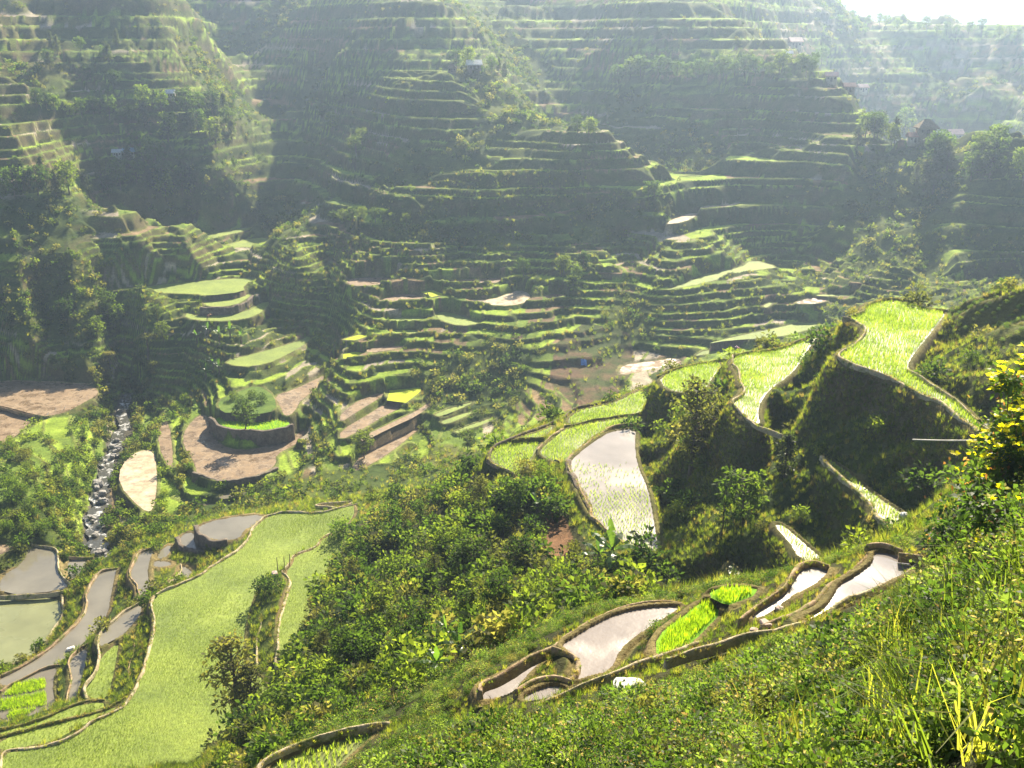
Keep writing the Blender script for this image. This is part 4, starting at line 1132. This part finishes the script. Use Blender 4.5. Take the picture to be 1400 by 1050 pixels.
def hit(u, v, d0=3.0):
    """where the sight line through a photograph point first meets the ground"""
    r = ray(u, v); r = r / math.hypot(r[0], r[1])
    D_ = np.exp(np.arange(math.log(d0), math.log(900), 0.0025))
    g = height(r[0] * D_, r[1] * D_)
    k = np.nonzero(r[2] * D_ <= g)[0]
    d = D_[k[0]] if len(k) else 600.0
    return np.array([r[0] * d, r[1] * d, float(height(r[0] * d, r[1] * d))]), d
def px(n_, loc):
    """metres spanned by n photograph pixels at a place"""
    return n_ * (loc[1] * CP - loc[2] * SP) / F_PX
def grove(kinds, spots, lab, group, hpx, shrubby=False):
    for i, (u, v) in enumerate(spots):
        L, d = hit(u, v)
        h = px(hpx * random.uniform(0.75, 1.25), L)
        tree(kinds[i % len(kinds)], L - np.array([0, 0, 0.1]), h, lab, group)
def spots(box, n_, seed, line=False):
    r = random.Random(seed); x0, y0, x1, y1 = box
    if line:
        return [(x0 + (x1 - x0) * (i + r.uniform(.2, .8)) / n_, y0 + (y1 - y0) * (i + .5) / n_ + r.uniform(-4, 4)) for i in range(n_)]
    return [(r.uniform(x0, x1), r.uniform(y0, y1)) for i in range(n_)]
# single trees of the near and middle ground
def one(kind, u, v, hpx, lab, **k):
    L, d = hit(u, v)
    return tree(kind, L - np.array([0, 0, .05]), px(hpx, L), lab, **k)
one('slim', 322, 1003, 158, 'tall airy thin stemmed tree in front of the largest green paddy')
one('slim', 345, 985, 95, 'shorter airy tree leaning beside the tall thin stemmed one')
one('slim', 942, 655, 150, 'slim tall sapling with sparse whorled twigs beside the pond paddy bank')
one('pine', 1072, 655, 70, 'feathery dull green small tree on the dark bank below the rice tail')
one('broad', 1017, 722, 88, 'pale leafed upright small tree in the dark hollow right of the pond')
one('sapling', 985, 735, 60, 'dark leafed sapling at the foot of the pale leafed small tree')
one('broad', 498, 628, 40, 'round dark tree below the stepped mud strips near the gorge')
one('broad', 640, 620, 34, 'pale green bushy tree on the shaded corner of the gorge')
one('broad', 335, 590, 42, 'dark umbrella shaped tree on the small island terrace')
grove(['pine', 'broad'], [(33, 262), (52, 268), (78, 272), (96, 268), (60, 255), (20, 272)], 'tall pale tree in the clump below the left edge terraces', 'trees below the left edge terraces', 40)
grove(['pine', 'broad', 'broad'], [(140, 258), (165, 262), (188, 258), (205, 270), (222, 252), (238, 262), (178, 240), (215, 232), (250, 268), (262, 275), (150, 275), (230, 285), (120, 270), (196, 222)], 'dark tree in the grove around the blue roofed huts on the left spur', 'trees around the blue roofed huts', 38)
grove(['broad', 'pine'], spots((195, 150, 320, 200), 18, 5), 'hazy tree in the large grove on the left hillside gully', 'trees in the left hillside grove', 34)
grove(['broad'], spots((40, 150, 190, 175), 9, 6, True), 'hazy bushy tree on the slope above the left edge terraces', 'bushy trees above the left edge terraces', 26)
grove(['broad', 'pine'], spots((60, 60, 215, 130), 10, 7), 'pale hazy tree high on the upper left spur', 'trees on the upper left spur', 24)
grove(['broad'], spots((840, 112, 1060, 108), 14, 8, True), 'hazy tree in the long tree line under the upper middle hill', 'tree line of the upper middle hill', 26)
grove(['broad'], spots((1065, 88, 1130, 120), 8, 9), 'hazy tree beside the small red roofs on the upper right spur', 'trees beside the upper red roofs', 24)
grove(['broad', 'pine'], spots((1150, 185, 1235, 205), 9, 10), 'pale bushy tree on the spur left of the right hillside huts', 'trees left of the right hillside huts', 32)
grove(['pine', 'broad', 'broad'], spots((1270, 215, 1400, 255), 16, 11), 'dark tree in the grove right of the right hillside huts', 'trees right of the right hillside huts', 38)
grove(['pine'], [(1262, 262), (1252, 255), (1275, 268)], 'pale tall tree standing alone in the dark slope under the right huts', 'tall trees under the right huts', 38)
grove(['broad'], spots((1180, 34, 1400, 60), 16, 12, True), 'faint tree on the hazy skyline ridge at top right', 'trees on the skyline ridge', 16)
grove(['broad', 'pine'], [(672, 102), (682, 100), (640, 98), (690, 108), (625, 96)], 'hazy tree by the hut on the terraced pyramid hill', 'trees by the pyramid hut', 26)
grove(['broad'], [(790, 185), (805, 190), (812, 186)], 'pale feathery tree on the right shoulder of the pyramid hill', 'trees on the pyramid shoulder', 24)
grove(['broad'], spots((450, 305, 560, 310), 8, 13, True), 'dark bushy tree in the row at the foot of the pyramid hill', 'bushy trees at the pyramid foot', 22)
grove(['broad'], [(455, 180), (440, 165), (462, 150), (480, 140), (495, 200), (488, 215)], 'hazy tree in the gully left of the pyramid hill', 'trees in the gully', 24)
grove(['broad', 'pine'], spots((880, 270, 930, 300), 7, 14), 'dark tree on the blunt right end of the pyramid hill', 'trees on the right end of the pyramid hill', 22)
grove(['broad'], spots((690, 370, 800, 400), 9, 15), 'dark bushy tree behind the pale water paddy in the valley', 'trees behind the pale silt paddy', 24)
grove(['broad'], spots((90, 430, 260, 470), 9, 16), 'dark tree on the shaded slope above the stream', 'trees on the shaded slope', 30)
# bushes of the scrub ridge
for i in range(34):
    u, v = random.uniform(440, 740), random.uniform(690, 930)
    L, d = hit(u, v)
    if z_scrub[cell(L[0], L[1])] and d > 40:
        tree(('broad', 'sapling', 'broad', 'slim')[i % 4], L - np.array([0, 0, .1]), px(random.uniform(38, 66), L), 'young tree standing up out of the dense scrub ridge', 'young trees in the scrub ridge')
for i, (u, v, rp) in enumerate([(470, 735, 24), (505, 745, 26), (540, 715, 24), (575, 705, 22), (615, 690, 24), (650, 690, 26), (500, 800, 30), (545, 790, 34), (590, 780, 30), (640, 770, 32), (470, 830, 30), (520, 850, 32), (570, 845, 34), (620, 850, 34), (670, 820, 30), (690, 770, 28), (455, 880, 30), (500, 905, 32), (550, 905, 34), (600, 900, 36), (730, 830, 32), (770, 810, 30), (690, 880, 30), (420, 940, 26), (820, 790, 28), (720, 650, 22), (745, 655, 20), (470, 950, 30)]):
    L, d = hit(u, v)
    shrub(L, px(rp, L), 'leafy green bush in the dense scrub ridge right of the largest green paddy', 'bushes of the scrub ridge')
L, d = hit(366, 812); shrub(L, px(25, L), 'round dark shrub on the grassy knoll inside the largest green paddy', v=0)
L, d = hit(405, 955); shrub(L, px(24, L), 'pale grey green round shrub at the near corner of the green paddies', v=1)
L, d = hit(224, 678); shrub(L, px(9, L), 'small round bush on the bank below the brown crescent paddy', v=0)
for u, v in ((320, 548), (345, 545), (330, 556), (358, 552)):
    L, d = hit(u, v); shrub(L, px(12, L), 'dark shrub on the small upper island terrace', 'shrubs on the upper island', v=2)
for i in range(22):
    u, v = random.uniform(5, 115), random.uniform(610, 735)
    L, d = hit(u, v); shrub(L, px(random.uniform(10, 17), L), 'bushy green shrub on the slope left of the stream', 'shrubs left of the stream')
for i in range(56):
    u, v = random.uniform(560, 1390), random.uniform(900, 1045)
    if v < 1000 - (u - 700) * 0.32: v = 1010
    L, d = hit(u, v)
    if d < 34 and not lowveg[cell(L[0], L[1])] and free[cell(L[0], L[1])]:
        shrub(L - np.array([0, 0, .05]), random.uniform(0.25, 0.55) * min(1.3, d / 14), 'leafy weed clump rising from the ground cover of the near slope', 'weed clumps on the near slope')
# right edge: leafy shrubs with yellow flowers
def flower_shrub(u, v, d, r_, label, group=None, n_=60):
    q = atd(u, v, d)
    g = float(height(q[0], q[1]))
    o = empty_thing('flowering_shrub', (q[0], q[1], g), random.uniform(0, 6.28), 1.0, label, 'shrub', group)
    hgt = max(0.8, q[2] - g)
    rr_ = np.random.default_rng(int(u * 7 + v))
    stems, lv, fl, ru = [], [], [], []
    for k in range(16):
        a = k * 2.4; tip = np.array([math.cos(a) * r_ * rr_.uniform(.2, 1), math.sin(a) * r_ * rr_.uniform(.2, 1), hgt * rr_.uniform(.55, 1.0)])
        mid = tip * np.array([.4, .4, .6])
        stems.append(tube_v([(0, 0, -.1), mid, tip], [.02, .012, .004], 5))
        for c, m, rad in ((tip, 46, .34), (mid * .6 + tip * .4, 34, .30)):
            d_ = unit(rr_.normal(size=(m, 3)))
            lv.append(leaves(c + d_ * rad * rr_.uniform(.2, 1, (m, 1)) * r_ * .9, unit(d_ + np.array([0, 0, .3])), rr_.uniform(.09, .17, m), .6, .3, rr_))
        if n_ and k % 2 == 0:
            for j in range(max(1, n_ // 8)):
                c = tip + rr_.normal(0, .2, 3) * r_ + np.array([0, 0, .12])
                pa = rr_.uniform(0, 6.28) + np.arange(7) * .9
                pd = unit(np.stack([np.cos(pa), np.sin(pa), 0.25 + 0 * pa], -1) + rr_.normal(0, .12, (7, 3)) + np.array([0, -.35, 0]))
                fl.append(leaves(np.repeat(c[None], 7, 0), pd, np.full(7, .115), .55, .05, rr_))
        m = 5
        ru.append(leaves(tip + rr_.normal(0, .25, (m, 3)) * r_, unit(rr_.normal(size=(m, 3))), rr_.uniform(.07, .12, m), .6, .3, rr_))
    for nm, pr, mt in (('stem', stems, M_BARK), ('foliage', lv, L_GROUND), ('blossom', fl, L_YELLOW), ('dry_foliage', ru, L_RUST)):
        if pr:
            link(nm, raw_mesh(nm, *join(pr), [mt]), None, o)
    return o
flower_shrub(1405, 560, 19, 0.85, 'leafy shrub covered in yellow flowers at the right edge', n_=90)
flower_shrub(1400, 500, 20, 0.6, 'topmost spray of yellow flowers at the right edge', n_=80)
flower_shrub(1365, 650, 19, 0.9, 'leafy shrub with few yellow flowers and rusty leaves below the flowering one', n_=16)
flower_shrub(1310, 700, 22, 0.8, 'bright green leafy shrub on the slope beside the narrow rice strip', n_=0)
flower_shrub(1395, 720, 15, 0.9, 'dark leafy shrub in the hollow at the right edge', n_=6)
# bananas
def banana_leaf(r, base, az_, L, W, elev, droop, tatter):
    n = 12
    t = np.linspace(0, 1, n)
    d = np.array([math.cos(az_), math.sin(az_)])
    hor = L * t * math.cos(elev) * (1 - .12 * t); ver = L * t * math.sin(elev) - droop * L * t ** 2
    mid = np.stack([base[0] + d[0] * hor, base[1] + d[1] * hor, base[2] + ver], -1)
    sd = np.array([-d[1], d[0], 0])
    wv = W * np.clip(np.sin(np.pi * np.clip((t - .12) / .88, 0, 1)) ** .6, 0.02, 1)
    V, F = [], []
    for s_ in (-1, 1):
        for i in range(n - 1):
            j = r.uniform(0, tatter)
            a, b = mid[i], mid[i + 1]
            k = len(V)
            V += [a, b, b + sd * s_ * wv[i + 1] * (1 - j) - np.array([0, 0, W * (.15 + .5 * j)]), a + sd * s_ * wv[i] * (1 - j) - np.array([0, 0, W * (.15 + .5 * j)])]
            F.append([k, k + 1, k + 2, k + 3])
    return np.array(V), np.array(F)
def banana_meshes(seed, nl=8):
    r = np.random.default_rng(seed)
    st_ = tube_v([(0, 0, -.1), (.01, 0, .2), (.02, .01, .45), (.02, .02, .6)], [.055, .05, .04, .025], 8)
    lv = []
    for k in range(nl):
        e = r.uniform(.35, 1.15) if k else 1.4
        lv.append(raw_mesh('leaf', *banana_leaf(r, (.02, .015, .52 + .05 * r.random()), k * 2.4 + r.normal(0, .3), r.uniform(.55, .8), .11, e, r.uniform(.15, .5) if k else .05, .45), [L_BANANA]))
    return raw_mesh('stem', *st_, [M_BARK], smooth=True), lv
BAN = [banana_meshes(s_) for s_ in (1, 2, 3)]
def banana(u, v, hpx, label, group=None):
    L, d = hit(u, v)
    st_, lv = BAN[random.randrange(3)]
    o = empty_thing('banana_plant', L, random.uniform(0, 6.28), px(hpx, L), label, 'banana plant', group)
    for nm, me in [('stem', st_)] + [('leaf', m) for m in lv]:
        c = bpy.data.objects.new(nm, me); COL.objects.link(c); c.parent = o
    return o
banana(838, 785, 70, 'large banana plant with one upright leaf in front of the still pond paddy')
banana(818, 782, 55, 'smaller dark banana plant left of the large one by the pond')
banana(735, 708, 40, 'bright green young banana plant on the scrub beside the pond wall')
banana(628, 905, 52, 'wide leafed banana plant low in the scrub ridge')
banana(597, 925, 44, 'banana plant with drooping leaves left of the wide leafed one')
banana(612, 880, 40, 'banana plant half hidden above the wide leafed one')
for u, v in ((270, 470), (285, 462), (300, 468), (315, 462), (330, 470), (282, 520), (300, 512), (292, 505)):
    banana(u, v, 20, 'small banana plant on the terrace bank above the island', 'bananas above the island')
# tree ferns on the shaded slope
def fern(u, v, hpx, label):
    L, d = hit(u, v)
    r = np.random.default_rng(int(u))
    o = empty_thing('tree_fern', L, 0, px(hpx, L), label, 'tree fern')
    link('trunk', raw_mesh('trunk', *tube_v([(0, 0, -.1), (.02, 0, .3), (.03, .01, .72)], [.04, .032, .03], 7), [M_BARK]), None, o)
    ps = []
    for k in range(14):
        a = k * 2.4; n = 14; t = np.linspace(.05, 1, n)
        dd = np.array([math.cos(a), math.sin(a)])
        mid = np.stack([.03 + dd[0] * .42 * t, .01 + dd[1] * .42 * t, .72 + .22 * t - .42 * t ** 2], -1)
        for s_ in (-1, 1):
            dirs = np.repeat(np.array([[-dd[1] * s_ + dd[0] * .35, dd[0] * s_ + dd[1] * .35, -.1]]), n, 0)
            ps.append(leaves(mid, unit(dirs), .12 * np.sin(np.pi * (t * .9 + .08)) + .01, .4, .1, r))
    link('crown', raw_mesh('crown', *join(ps), [L_OLIVE]), None, o)
fern(205, 505, 42, 'tall pale tree fern on the shaded slope above the stream')
fern(150, 500, 26, 'low pale tree fern left of the tall one on the shaded slope')
# ---------------------------------------------------------------- huts
def flat_mat(name, c, rough=0.7, spec=0.3, sc=3.0):
    return m_field(name, tuple(x * .75 for x in c), c, tuple(min(.9, x * 1.2) for x in c), .8, sc, rough, spec, .2)
M_WALLS = [flat_mat('weathered_board', (.22, .18, .14)), flat_mat('pale_plank', (.42, .38, .33)), flat_mat('whitewash', (.62, .60, .56))]
M_ROOFS = dict(tin=flat_mat('galvanised_roof', (.58, .60, .62), .4, .5), blue=flat_mat('blue_tin_roof', (.30, .45, .62), .4, .5), rust=flat_mat('rusty_roof', (.42, .22, .17), .6, .4), thatch=flat_mat('thatch_roof', (.26, .21, .14), .95, .1), pink=flat_mat('faded_red_roof', (.55, .33, .29), .5, .4))
M_DARKWOOD = flat_mat('dark_door_wood', (.07, .055, .045))
def box_v(x0, x1, y0, y1, z0, z1):
    V = np.array([(x, y, z) for z in (z0, z1) for y in (y0, y1) for x in (x0, x1)], float)
    F = np.array([[0, 2, 3, 1], [4, 5, 7, 6], [0, 1, 5, 4], [2, 6, 7, 3], [0, 4, 6, 2], [1, 3, 7, 5]])
    return V, F
def hut(u, v, wpx, roof, label, wall=0, hip=False, rz=0.0, group='huts on the far hillsides'):
    L, d = hit(u, v)
    W = px(wpx, L); Dp = W * .75; Hh = W * .45; R = W * (.42 if hip else .3)
    o = empty_thing('hillside_hut', L - np.array([0, 0, .15]), rz, 1.0, label, 'hut', group)
    link('wall', raw_mesh('wall', *box_v(-W * .42, W * .42, -Dp * .42, Dp * .42, -W * .3, Hh), [M_WALLS[wall]]), None, o)
    x, y, t = W * .54, Dp * .56, W * .025
    k = .25 if hip else 1.0
    a = [(-x, -y, Hh - .02), (x, -y, Hh - .02), (x, y, Hh - .02), (-x, y, Hh - .02), (-x * (1 - .75 * hip), 0, Hh + R), (x * (1 - .75 * hip), 0, Hh + R)]
    me = bpy.data.meshes.new('roof')
    lo = [(p_[0], p_[1], p_[2] - t * 2) for p_ in a[:4]]
    me.from_pydata(a + lo, [], [[0, 1, 5, 4], [2, 3, 4, 5], [1, 2, 5], [3, 0, 4], [0, 6, 7, 1], [1, 7, 8, 2], [2, 8, 9, 3], [3, 9, 6, 0], [6, 9, 8, 7]])
    link('roof', me, M_ROOFS[roof], o)
    link('door', raw_mesh('door', *box_v(-W * .08, W * .08, -Dp * .42 - .03, -Dp * .42 + .02, .02, Hh * .75), [M_DARKWOOD]), None, o)
    for s_ in (-1, 1):
        link('window', raw_mesh('window', *box_v(s_ * W * .26 - W * .07, s_ * W * .26 + W * .07, -Dp * .42 - .03, -Dp * .42 + .02, Hh * .4, Hh * .75), [M_DARKWOOD]), None, o)
    return o
hut(177, 213, 15, 'blue', 'hut with a light blue tin roof on the wooded left spur', 2, rz=.4)
hut(161, 214, 13, 'tin', 'hut with a whitish tin roof just left of the light blue roofed hut', 2, rz=.2)
hut(233, 138, 15, 'tin', 'low hut with a white roof above the large left hillside grove', 1, rz=-.1)
hut(648, 97, 20, 'tin', 'hut with a pale tin roof on top of the terraced pyramid hill', 0, rz=.2)
hut(618, 99, 13, 'thatch', 'small thatched hut left of the pale roofed hut on the pyramid hill', 0, True)
hut(1086, 66, 18, 'pink', 'uppermost hut with a faded red roof on the upper right spur', 1, rz=.2)
hut(1077, 79, 12, 'tin', 'small pale roofed hut just under the uppermost faded red one', 2)
hut(1136, 113, 17, 'pink', 'hut with a reddish roof midway down the upper right spur', 1, rz=-.2)
hut(1160, 127, 16, 'rust', 'left hut of the joined rusty roofed pair lower on the upper right spur', 0)
hut(1178, 128, 14, 'pink', 'right hut of the joined rusty roofed pair lower on the upper right spur', 1, rz=.15)
hut(1265, 186, 26, 'thatch', 'large hut with a tall steep roof on the right hillside', 0, True)
hut(1249, 194, 18, 'rust', 'low rusty roofed hut in front of the large steep roofed hut', 1)
hut(1286, 190, 13, 'tin', 'small pale hut right of the large steep roofed hut', 2)
hut(1304, 192, 20, 'pink', 'long hut with a faded red roof at the right end of the hillside hamlet', 1, rz=.1)

# ---------------------------------------------------------------- boulders, stones
def rock_mesh(seed):
    r = np.random.default_rng(seed)
    import bmesh
    b = bmesh.new(); bmesh.ops.create_icosphere(b, subdivisions=3, radius=1.0)
    o1 = r.uniform(0, 50, 3)
    for q in b.verts:
        c = np.array(q.co)
        n_ = float(fbm(np.array([c[0] * 1.1 + o1[0] + c[2]]), np.array([c[1] * 1.1 + o1[1] - c[2] * .7]), seed, 3)[0])
        c = c * (1 + .55 * n_)
        c = np.sign(c) * np.minimum(np.abs(c), .78 + .2 * abs(n_))
        q.co = Vector(c * np.array([1.0, .8, .62]))
    me = bpy.data.meshes.new('boulder'); b.to_mesh(me); b.free()
    me.materials.append(M_ROCK)
    return me
ROCKS = [rock_mesh(s_) for s_ in range(5)]
def rock(u, v, s_px, label, group=None, mt=None, name='boulder', sink=.25, flat=1.0):
    L, d = hit(u, v)
    if group and 'stream' in group: L = at(u, v, -69.25)
    me = ROCKS[random.randrange(5)]
    if mt: me = me.copy(); me.materials.clear(); me.materials.append(mt)
    s = px(s_px, L) * .6
    o = link(name, me, None, kind='thing', label=label, category='rock')
    if group: o['group'] = group
    o.location = L + np.array([0, 0, s * (.62 - sink) * flat]); o.scale = (s, s, s * flat); o.rotation_euler = (random.uniform(-.2, .2), random.uniform(-.2, .2), random.uniform(0, 6.28))
    return o
for i in range(48):
    t = random.random()
    v = 600 + 92 * t if i < 34 else random.uniform(705, 765)
    c = np.interp(v, [600, 615, 632, 648, 668, 690, 706, 722, 738, 756, 776], [157, 161, 145, 149, 133, 139, 125, 133, 127, 141, 152])
    rock(c + random.gauss(0, 4.5), v, random.choice((3.5, 4.5, 6, 8, 11)), 'grey boulder lying in the stony stream bed', 'boulders in the stream')
M_PINK = flat_mat('pinkish_stone', (.50, .38, .32), .8, .2)
M_WHITE = flat_mat('white_stone', (.72, .70, .66), .7, .3)
rock(1046, 858, 17, 'larger pinkish stone at the joint of the near bunds', None, M_PINK, 'stone')
rock(1030, 866, 12, 'smaller pinkish stone left of the larger one on the near bunds', None, M_PINK, 'stone')
rock(1065, 836, 14, 'weathered stone on the grassy strip beside the narrow grey paddy', None, M_PINK, 'stone')
rock(862, 943, 44, 'flat white slab lying in the grass below the long straw bund', None, M_WHITE, 'stone_slab', .3, .35)
rock(97, 890, 10, 'white stone at the edge of the narrow lower left paddy', None, M_WHITE, 'stone')
rock(1236, 708, 12, 'whitish stone at the low end of the narrow rice strip', None, M_WHITE, 'stone')
rock(376, 788, 10, 'pinkish rock beside the round shrub on the grassy knoll', None, M_PINK, 'stone')

# ---------------------------------------------------------------- poles, posts, tarpaulin
M_BAMBOO = flat_mat('pale_bamboo', (.62, .58, .50), .5, .4)
def pole(a, b, r0, label, name='bamboo_pole', cat='pole', mt=None, bury=0.0):
    a, b = np.array(a, float), np.array(b, float)
    n = 12; t = np.linspace(0, 1, n)[:, None]
    P = a + (b - a) * t; P[:, 2] -= .02 * np.linalg.norm(b - a) * np.sin(np.pi * t[:, 0]) * .3
    R = r0 * (1 - .3 * t[:, 0]) * (1 + .12 * (np.arange(n) % 3 == 0))
    return link(name, raw_mesh(name, *tube_v(P, R, 8), [mt or M_BAMBOO], smooth=True), None, kind='thing', label=label, category=cat)
e0 = atd(1385, 601, 20.5); e1 = atd(1248, 601, 24)
pole(e0, e1, .022, 'long thin pale pole jutting left from the flowering shrub')
e0 = atd(1388, 576, 20); e1 = atd(1350, 574, 22)
pole(e0, e1, .018, 'short thin pale pole above the long one by the flowering shrub')
for k, (u, v, hp) in enumerate(((380, 782, 22), (389, 779, 20), (396, 776, 19))):
    L, d = hit(u, v)
    pole(L - np.array([0, 0, .2]), L + np.array([.05 * k, 0, px(hp, L)]), .05, ('leftmost', 'middle', 'rightmost')[k] + ' dark post of the three on the grassy knoll in the green paddy', 'wooden_post', 'post', M_BARK)
L, d = hit(798, 500)
s = px(8, L); n_ = 14
gx, gy = np.meshgrid(np.linspace(-.5, .5, n_), np.linspace(-.4, .4, n_))
V = np.stack([L[0] + gx * s, L[1] + gy * s, height(L[0] + gx * s, L[1] + gy * s) + .25 * s + .18 * s * fbm(gx * 6, gy * 6, 3, 3) - .35 * s * (gx ** 2 + gy ** 2)], -1).reshape(-1, 3)
i = np.array([a * n_ + b for a in range(n_ - 1) for b in range(n_ - 1)])
link('tarpaulin', raw_mesh('tarpaulin', V, np.stack([i, i + 1, i + n_ + 1, i + n_], -1), [flat_mat('blue_plastic', (.10, .24, .55), .4, .5)], smooth=True), None, kind='thing', label='small crumpled blue tarpaulin on the bare slope of the gorge', category='tarpaulin')

# ---------------------------------------------------------------- people and egrets
def skin_body(name, joints, edges, radii, mats, pick):
    me = bpy.data.meshes.new(name)
    me.from_pydata(joints, edges, [])
    o = bpy.data.objects.new(name, me); COL.objects.link(o)
    sk = o.modifiers.new('skin', 'SKIN'); ss = o.modifiers.new('smooth', 'SUBSURF'); ss.levels = ss.render_levels = 1
    sv = me.skin_vertices[0].data
    for k, r in enumerate(radii): sv[k].radius = (r, r)
    sv[0].use_root = True
    dg = bpy.context.evaluated_depsgraph_get(); dg.update()
    out = bpy.data.meshes.new_from_object(o.evaluated_get(dg))
    bpy.data.objects.remove(o)
    out.materials.clear()
    for m in mats: out.materials.append(m)
    for p_ in out.polygons:
        p_.material_index = pick(p_.center); p_.use_smooth = True
    return out
def person(loc, rz, sc, label, shirt, trousers, hat):
    sk_ = flat_mat('skin_tone', (.30, .17, .10), .6, .3); sh = flat_mat('shirt_cloth', shirt, .9, .1); tr_ = flat_mat('trouser_cloth', trousers, .9, .1)
    # bent at the hips, reaching down to the seedlings
    J = [(0, 0, .88), (0, .16, 1.0), (0, .36, 1.10), (0, .46, 1.12), (0, .60, 1.12),
         (.10, 0, .84), (.12, .06, .46), (.12, 0, .06), (.12, .12, .03), (-.10, 0, .84), (-.12, -.04, .46), (-.12, -.12, .06), (-.12, 0, .03),
         (.19, .36, 1.06), (.24, .42, .80), (.20, .52, .56), (-.19, .36, 1.06), (-.24, .44, .80), (-.18, .56, .58),
         (.18, .56, .47), (-.16, .60, .49)]
    E = [(0, 1), (1, 2), (2, 3), (3, 4), (0, 5), (5, 6), (6, 7), (7, 8), (0, 9), (9, 10), (10, 11), (11, 12), (2, 13), (13, 14), (14, 15), (2, 16), (16, 17), (17, 18), (15, 19), (18, 20)]
    R = [.14, .14, .15, .06, .10, .09, .065, .045, .04, .09, .065, .045, .04, .06, .045, .035, .06, .045, .035, .03, .03]
    def pick(c):
        if c[2] < .88 and abs(c[1]) < .2 and c[2] > .12: return 2
        if c[1] > .47 and c[2] > .95: return 0
        if c[2] > .85: return 1
        return 0 if c[2] < .72 else 1
    o = link('person', skin_body('person', J, E, R, [sk_, sh, tr_], pick), None, kind='thing', label=label, category='person')
    o.location = loc; o.rotation_euler = (0, 0, rz); o.scale = (sc,) * 3
    th = np.linspace(0, 2 * math.pi, 17)[:-1]
    ring = lambda r_, y_, z_: [(r_ * math.cos(a), .62 + y_ + r_ * math.sin(a), z_) for a in th]
    V = ring(.26, 0, 1.17) + ring(.13, 0, 1.22) + ring(.10, 0, 1.31) + [(0, .62, 1.33)]
    F = [[a * 16 + b, a * 16 + (b + 1) % 16, (a + 1) * 16 + (b + 1) % 16, (a + 1) * 16 + b] for a in range(2) for b in range(16)] + [[32 + b, 32 + (b + 1) % 16, 48] for b in range(16)]
    me = bpy.data.meshes.new('hat'); me.from_pydata(V, [], F)
    link('hat', me, flat_mat('hat_straw', hat, .9, .1), o)
    return o
L, d = hit(1011, 484); person(L, 1.0, px(10, L) / 1.25, 'farmer in pink and dark clothes bending on the bund above the white glaring paddy', (.55, .25, .35), (.05, .05, .10), (.60, .40, .42))
L, d = hit(284, 440); person(L, -.8, px(9, L) / 1.25, 'farmer in rust coloured clothes on the lowest of the left hill terraces', (.40, .18, .10), (.20, .10, .06), (.35, .22, .12))
L, d = hit(764, 638); person(L, 2.0, px(11, L) / 1.25, 'farmer in black clothes bending at the corner of the paddy beside the pond', (.02, .02, .025), (.02, .02, .02), (.03, .03, .03))
M_EGRET = flat_mat('white_feather', (.82, .80, .76), .8, .2)
def egret(u, v, label):
    L, d = hit(u, v)
    J = [(0, 0, .42), (0, .14, .47), (0, .20, .60), (0, .17, .74), (0, .22, .80), (0, .32, .79), (0, -.16, .38), (0, -.26, .34), (.03, .01, .22), (.03, 0, .0), (-.03, .01, .22), (-.03, .03, .0)]
    E = [(0, 1), (1, 2), (2, 3), (3, 4), (4, 5), (0, 6), (6, 7), (0, 8), (8, 9), (0, 10), (10, 11)]
    R = [.10, .07, .03, .025, .035, .01, .07, .03, .015, .01, .015, .01]
    o = link('egret', skin_body('egret', J, E, R, [M_EGRET], lambda c: 0), None, kind='thing', label=label, category='bird', group='egrets in the brown paddy')
    o.location = L; o.rotation_euler = (0, 0, random.uniform(0, 6.28)); s_ = px(5, L) / .8; o.scale = (s_,) * 3
egret(66, 569, 'lowest white egret standing at the edge of the left brown paddy')
egret(77, 564, 'middle white egret standing at the edge of the left brown paddy')
egret(89, 561, 'rightmost white egret standing at the edge of the left brown paddy')
# ---------------------------------------------------------------- haze in the valley air
s = NT('valley_haze')
pv = s.n('ShaderNodeVolumePrincipled')
pv.inputs['Color'].default_value = (0.55, 0.73, 1.0, 1)
pv.inputs['Density'].default_value = 0.00050
pv.inputs['Anisotropy'].default_value = 0.6
s.l(pv.outputs[0], s.out.inputs['Volume'])
bx = [(-1500, -60, -175), (1500, -60, -175), (1500, 1950, -175), (-1500, 1950, -175), (-1500, -60, 80), (1500, -60, 80), (1500, 1950, 80), (-1500, 1950, 80)]
me = bpy.data.meshes.new('haze')
me.from_pydata(bx, [], [[0, 3, 2, 1], [4, 5, 6, 7], [0, 1, 5, 4], [1, 2, 6, 5], [2, 3, 7, 6], [3, 0, 4, 7]])
link('haze', me, s.m, kind='stuff')
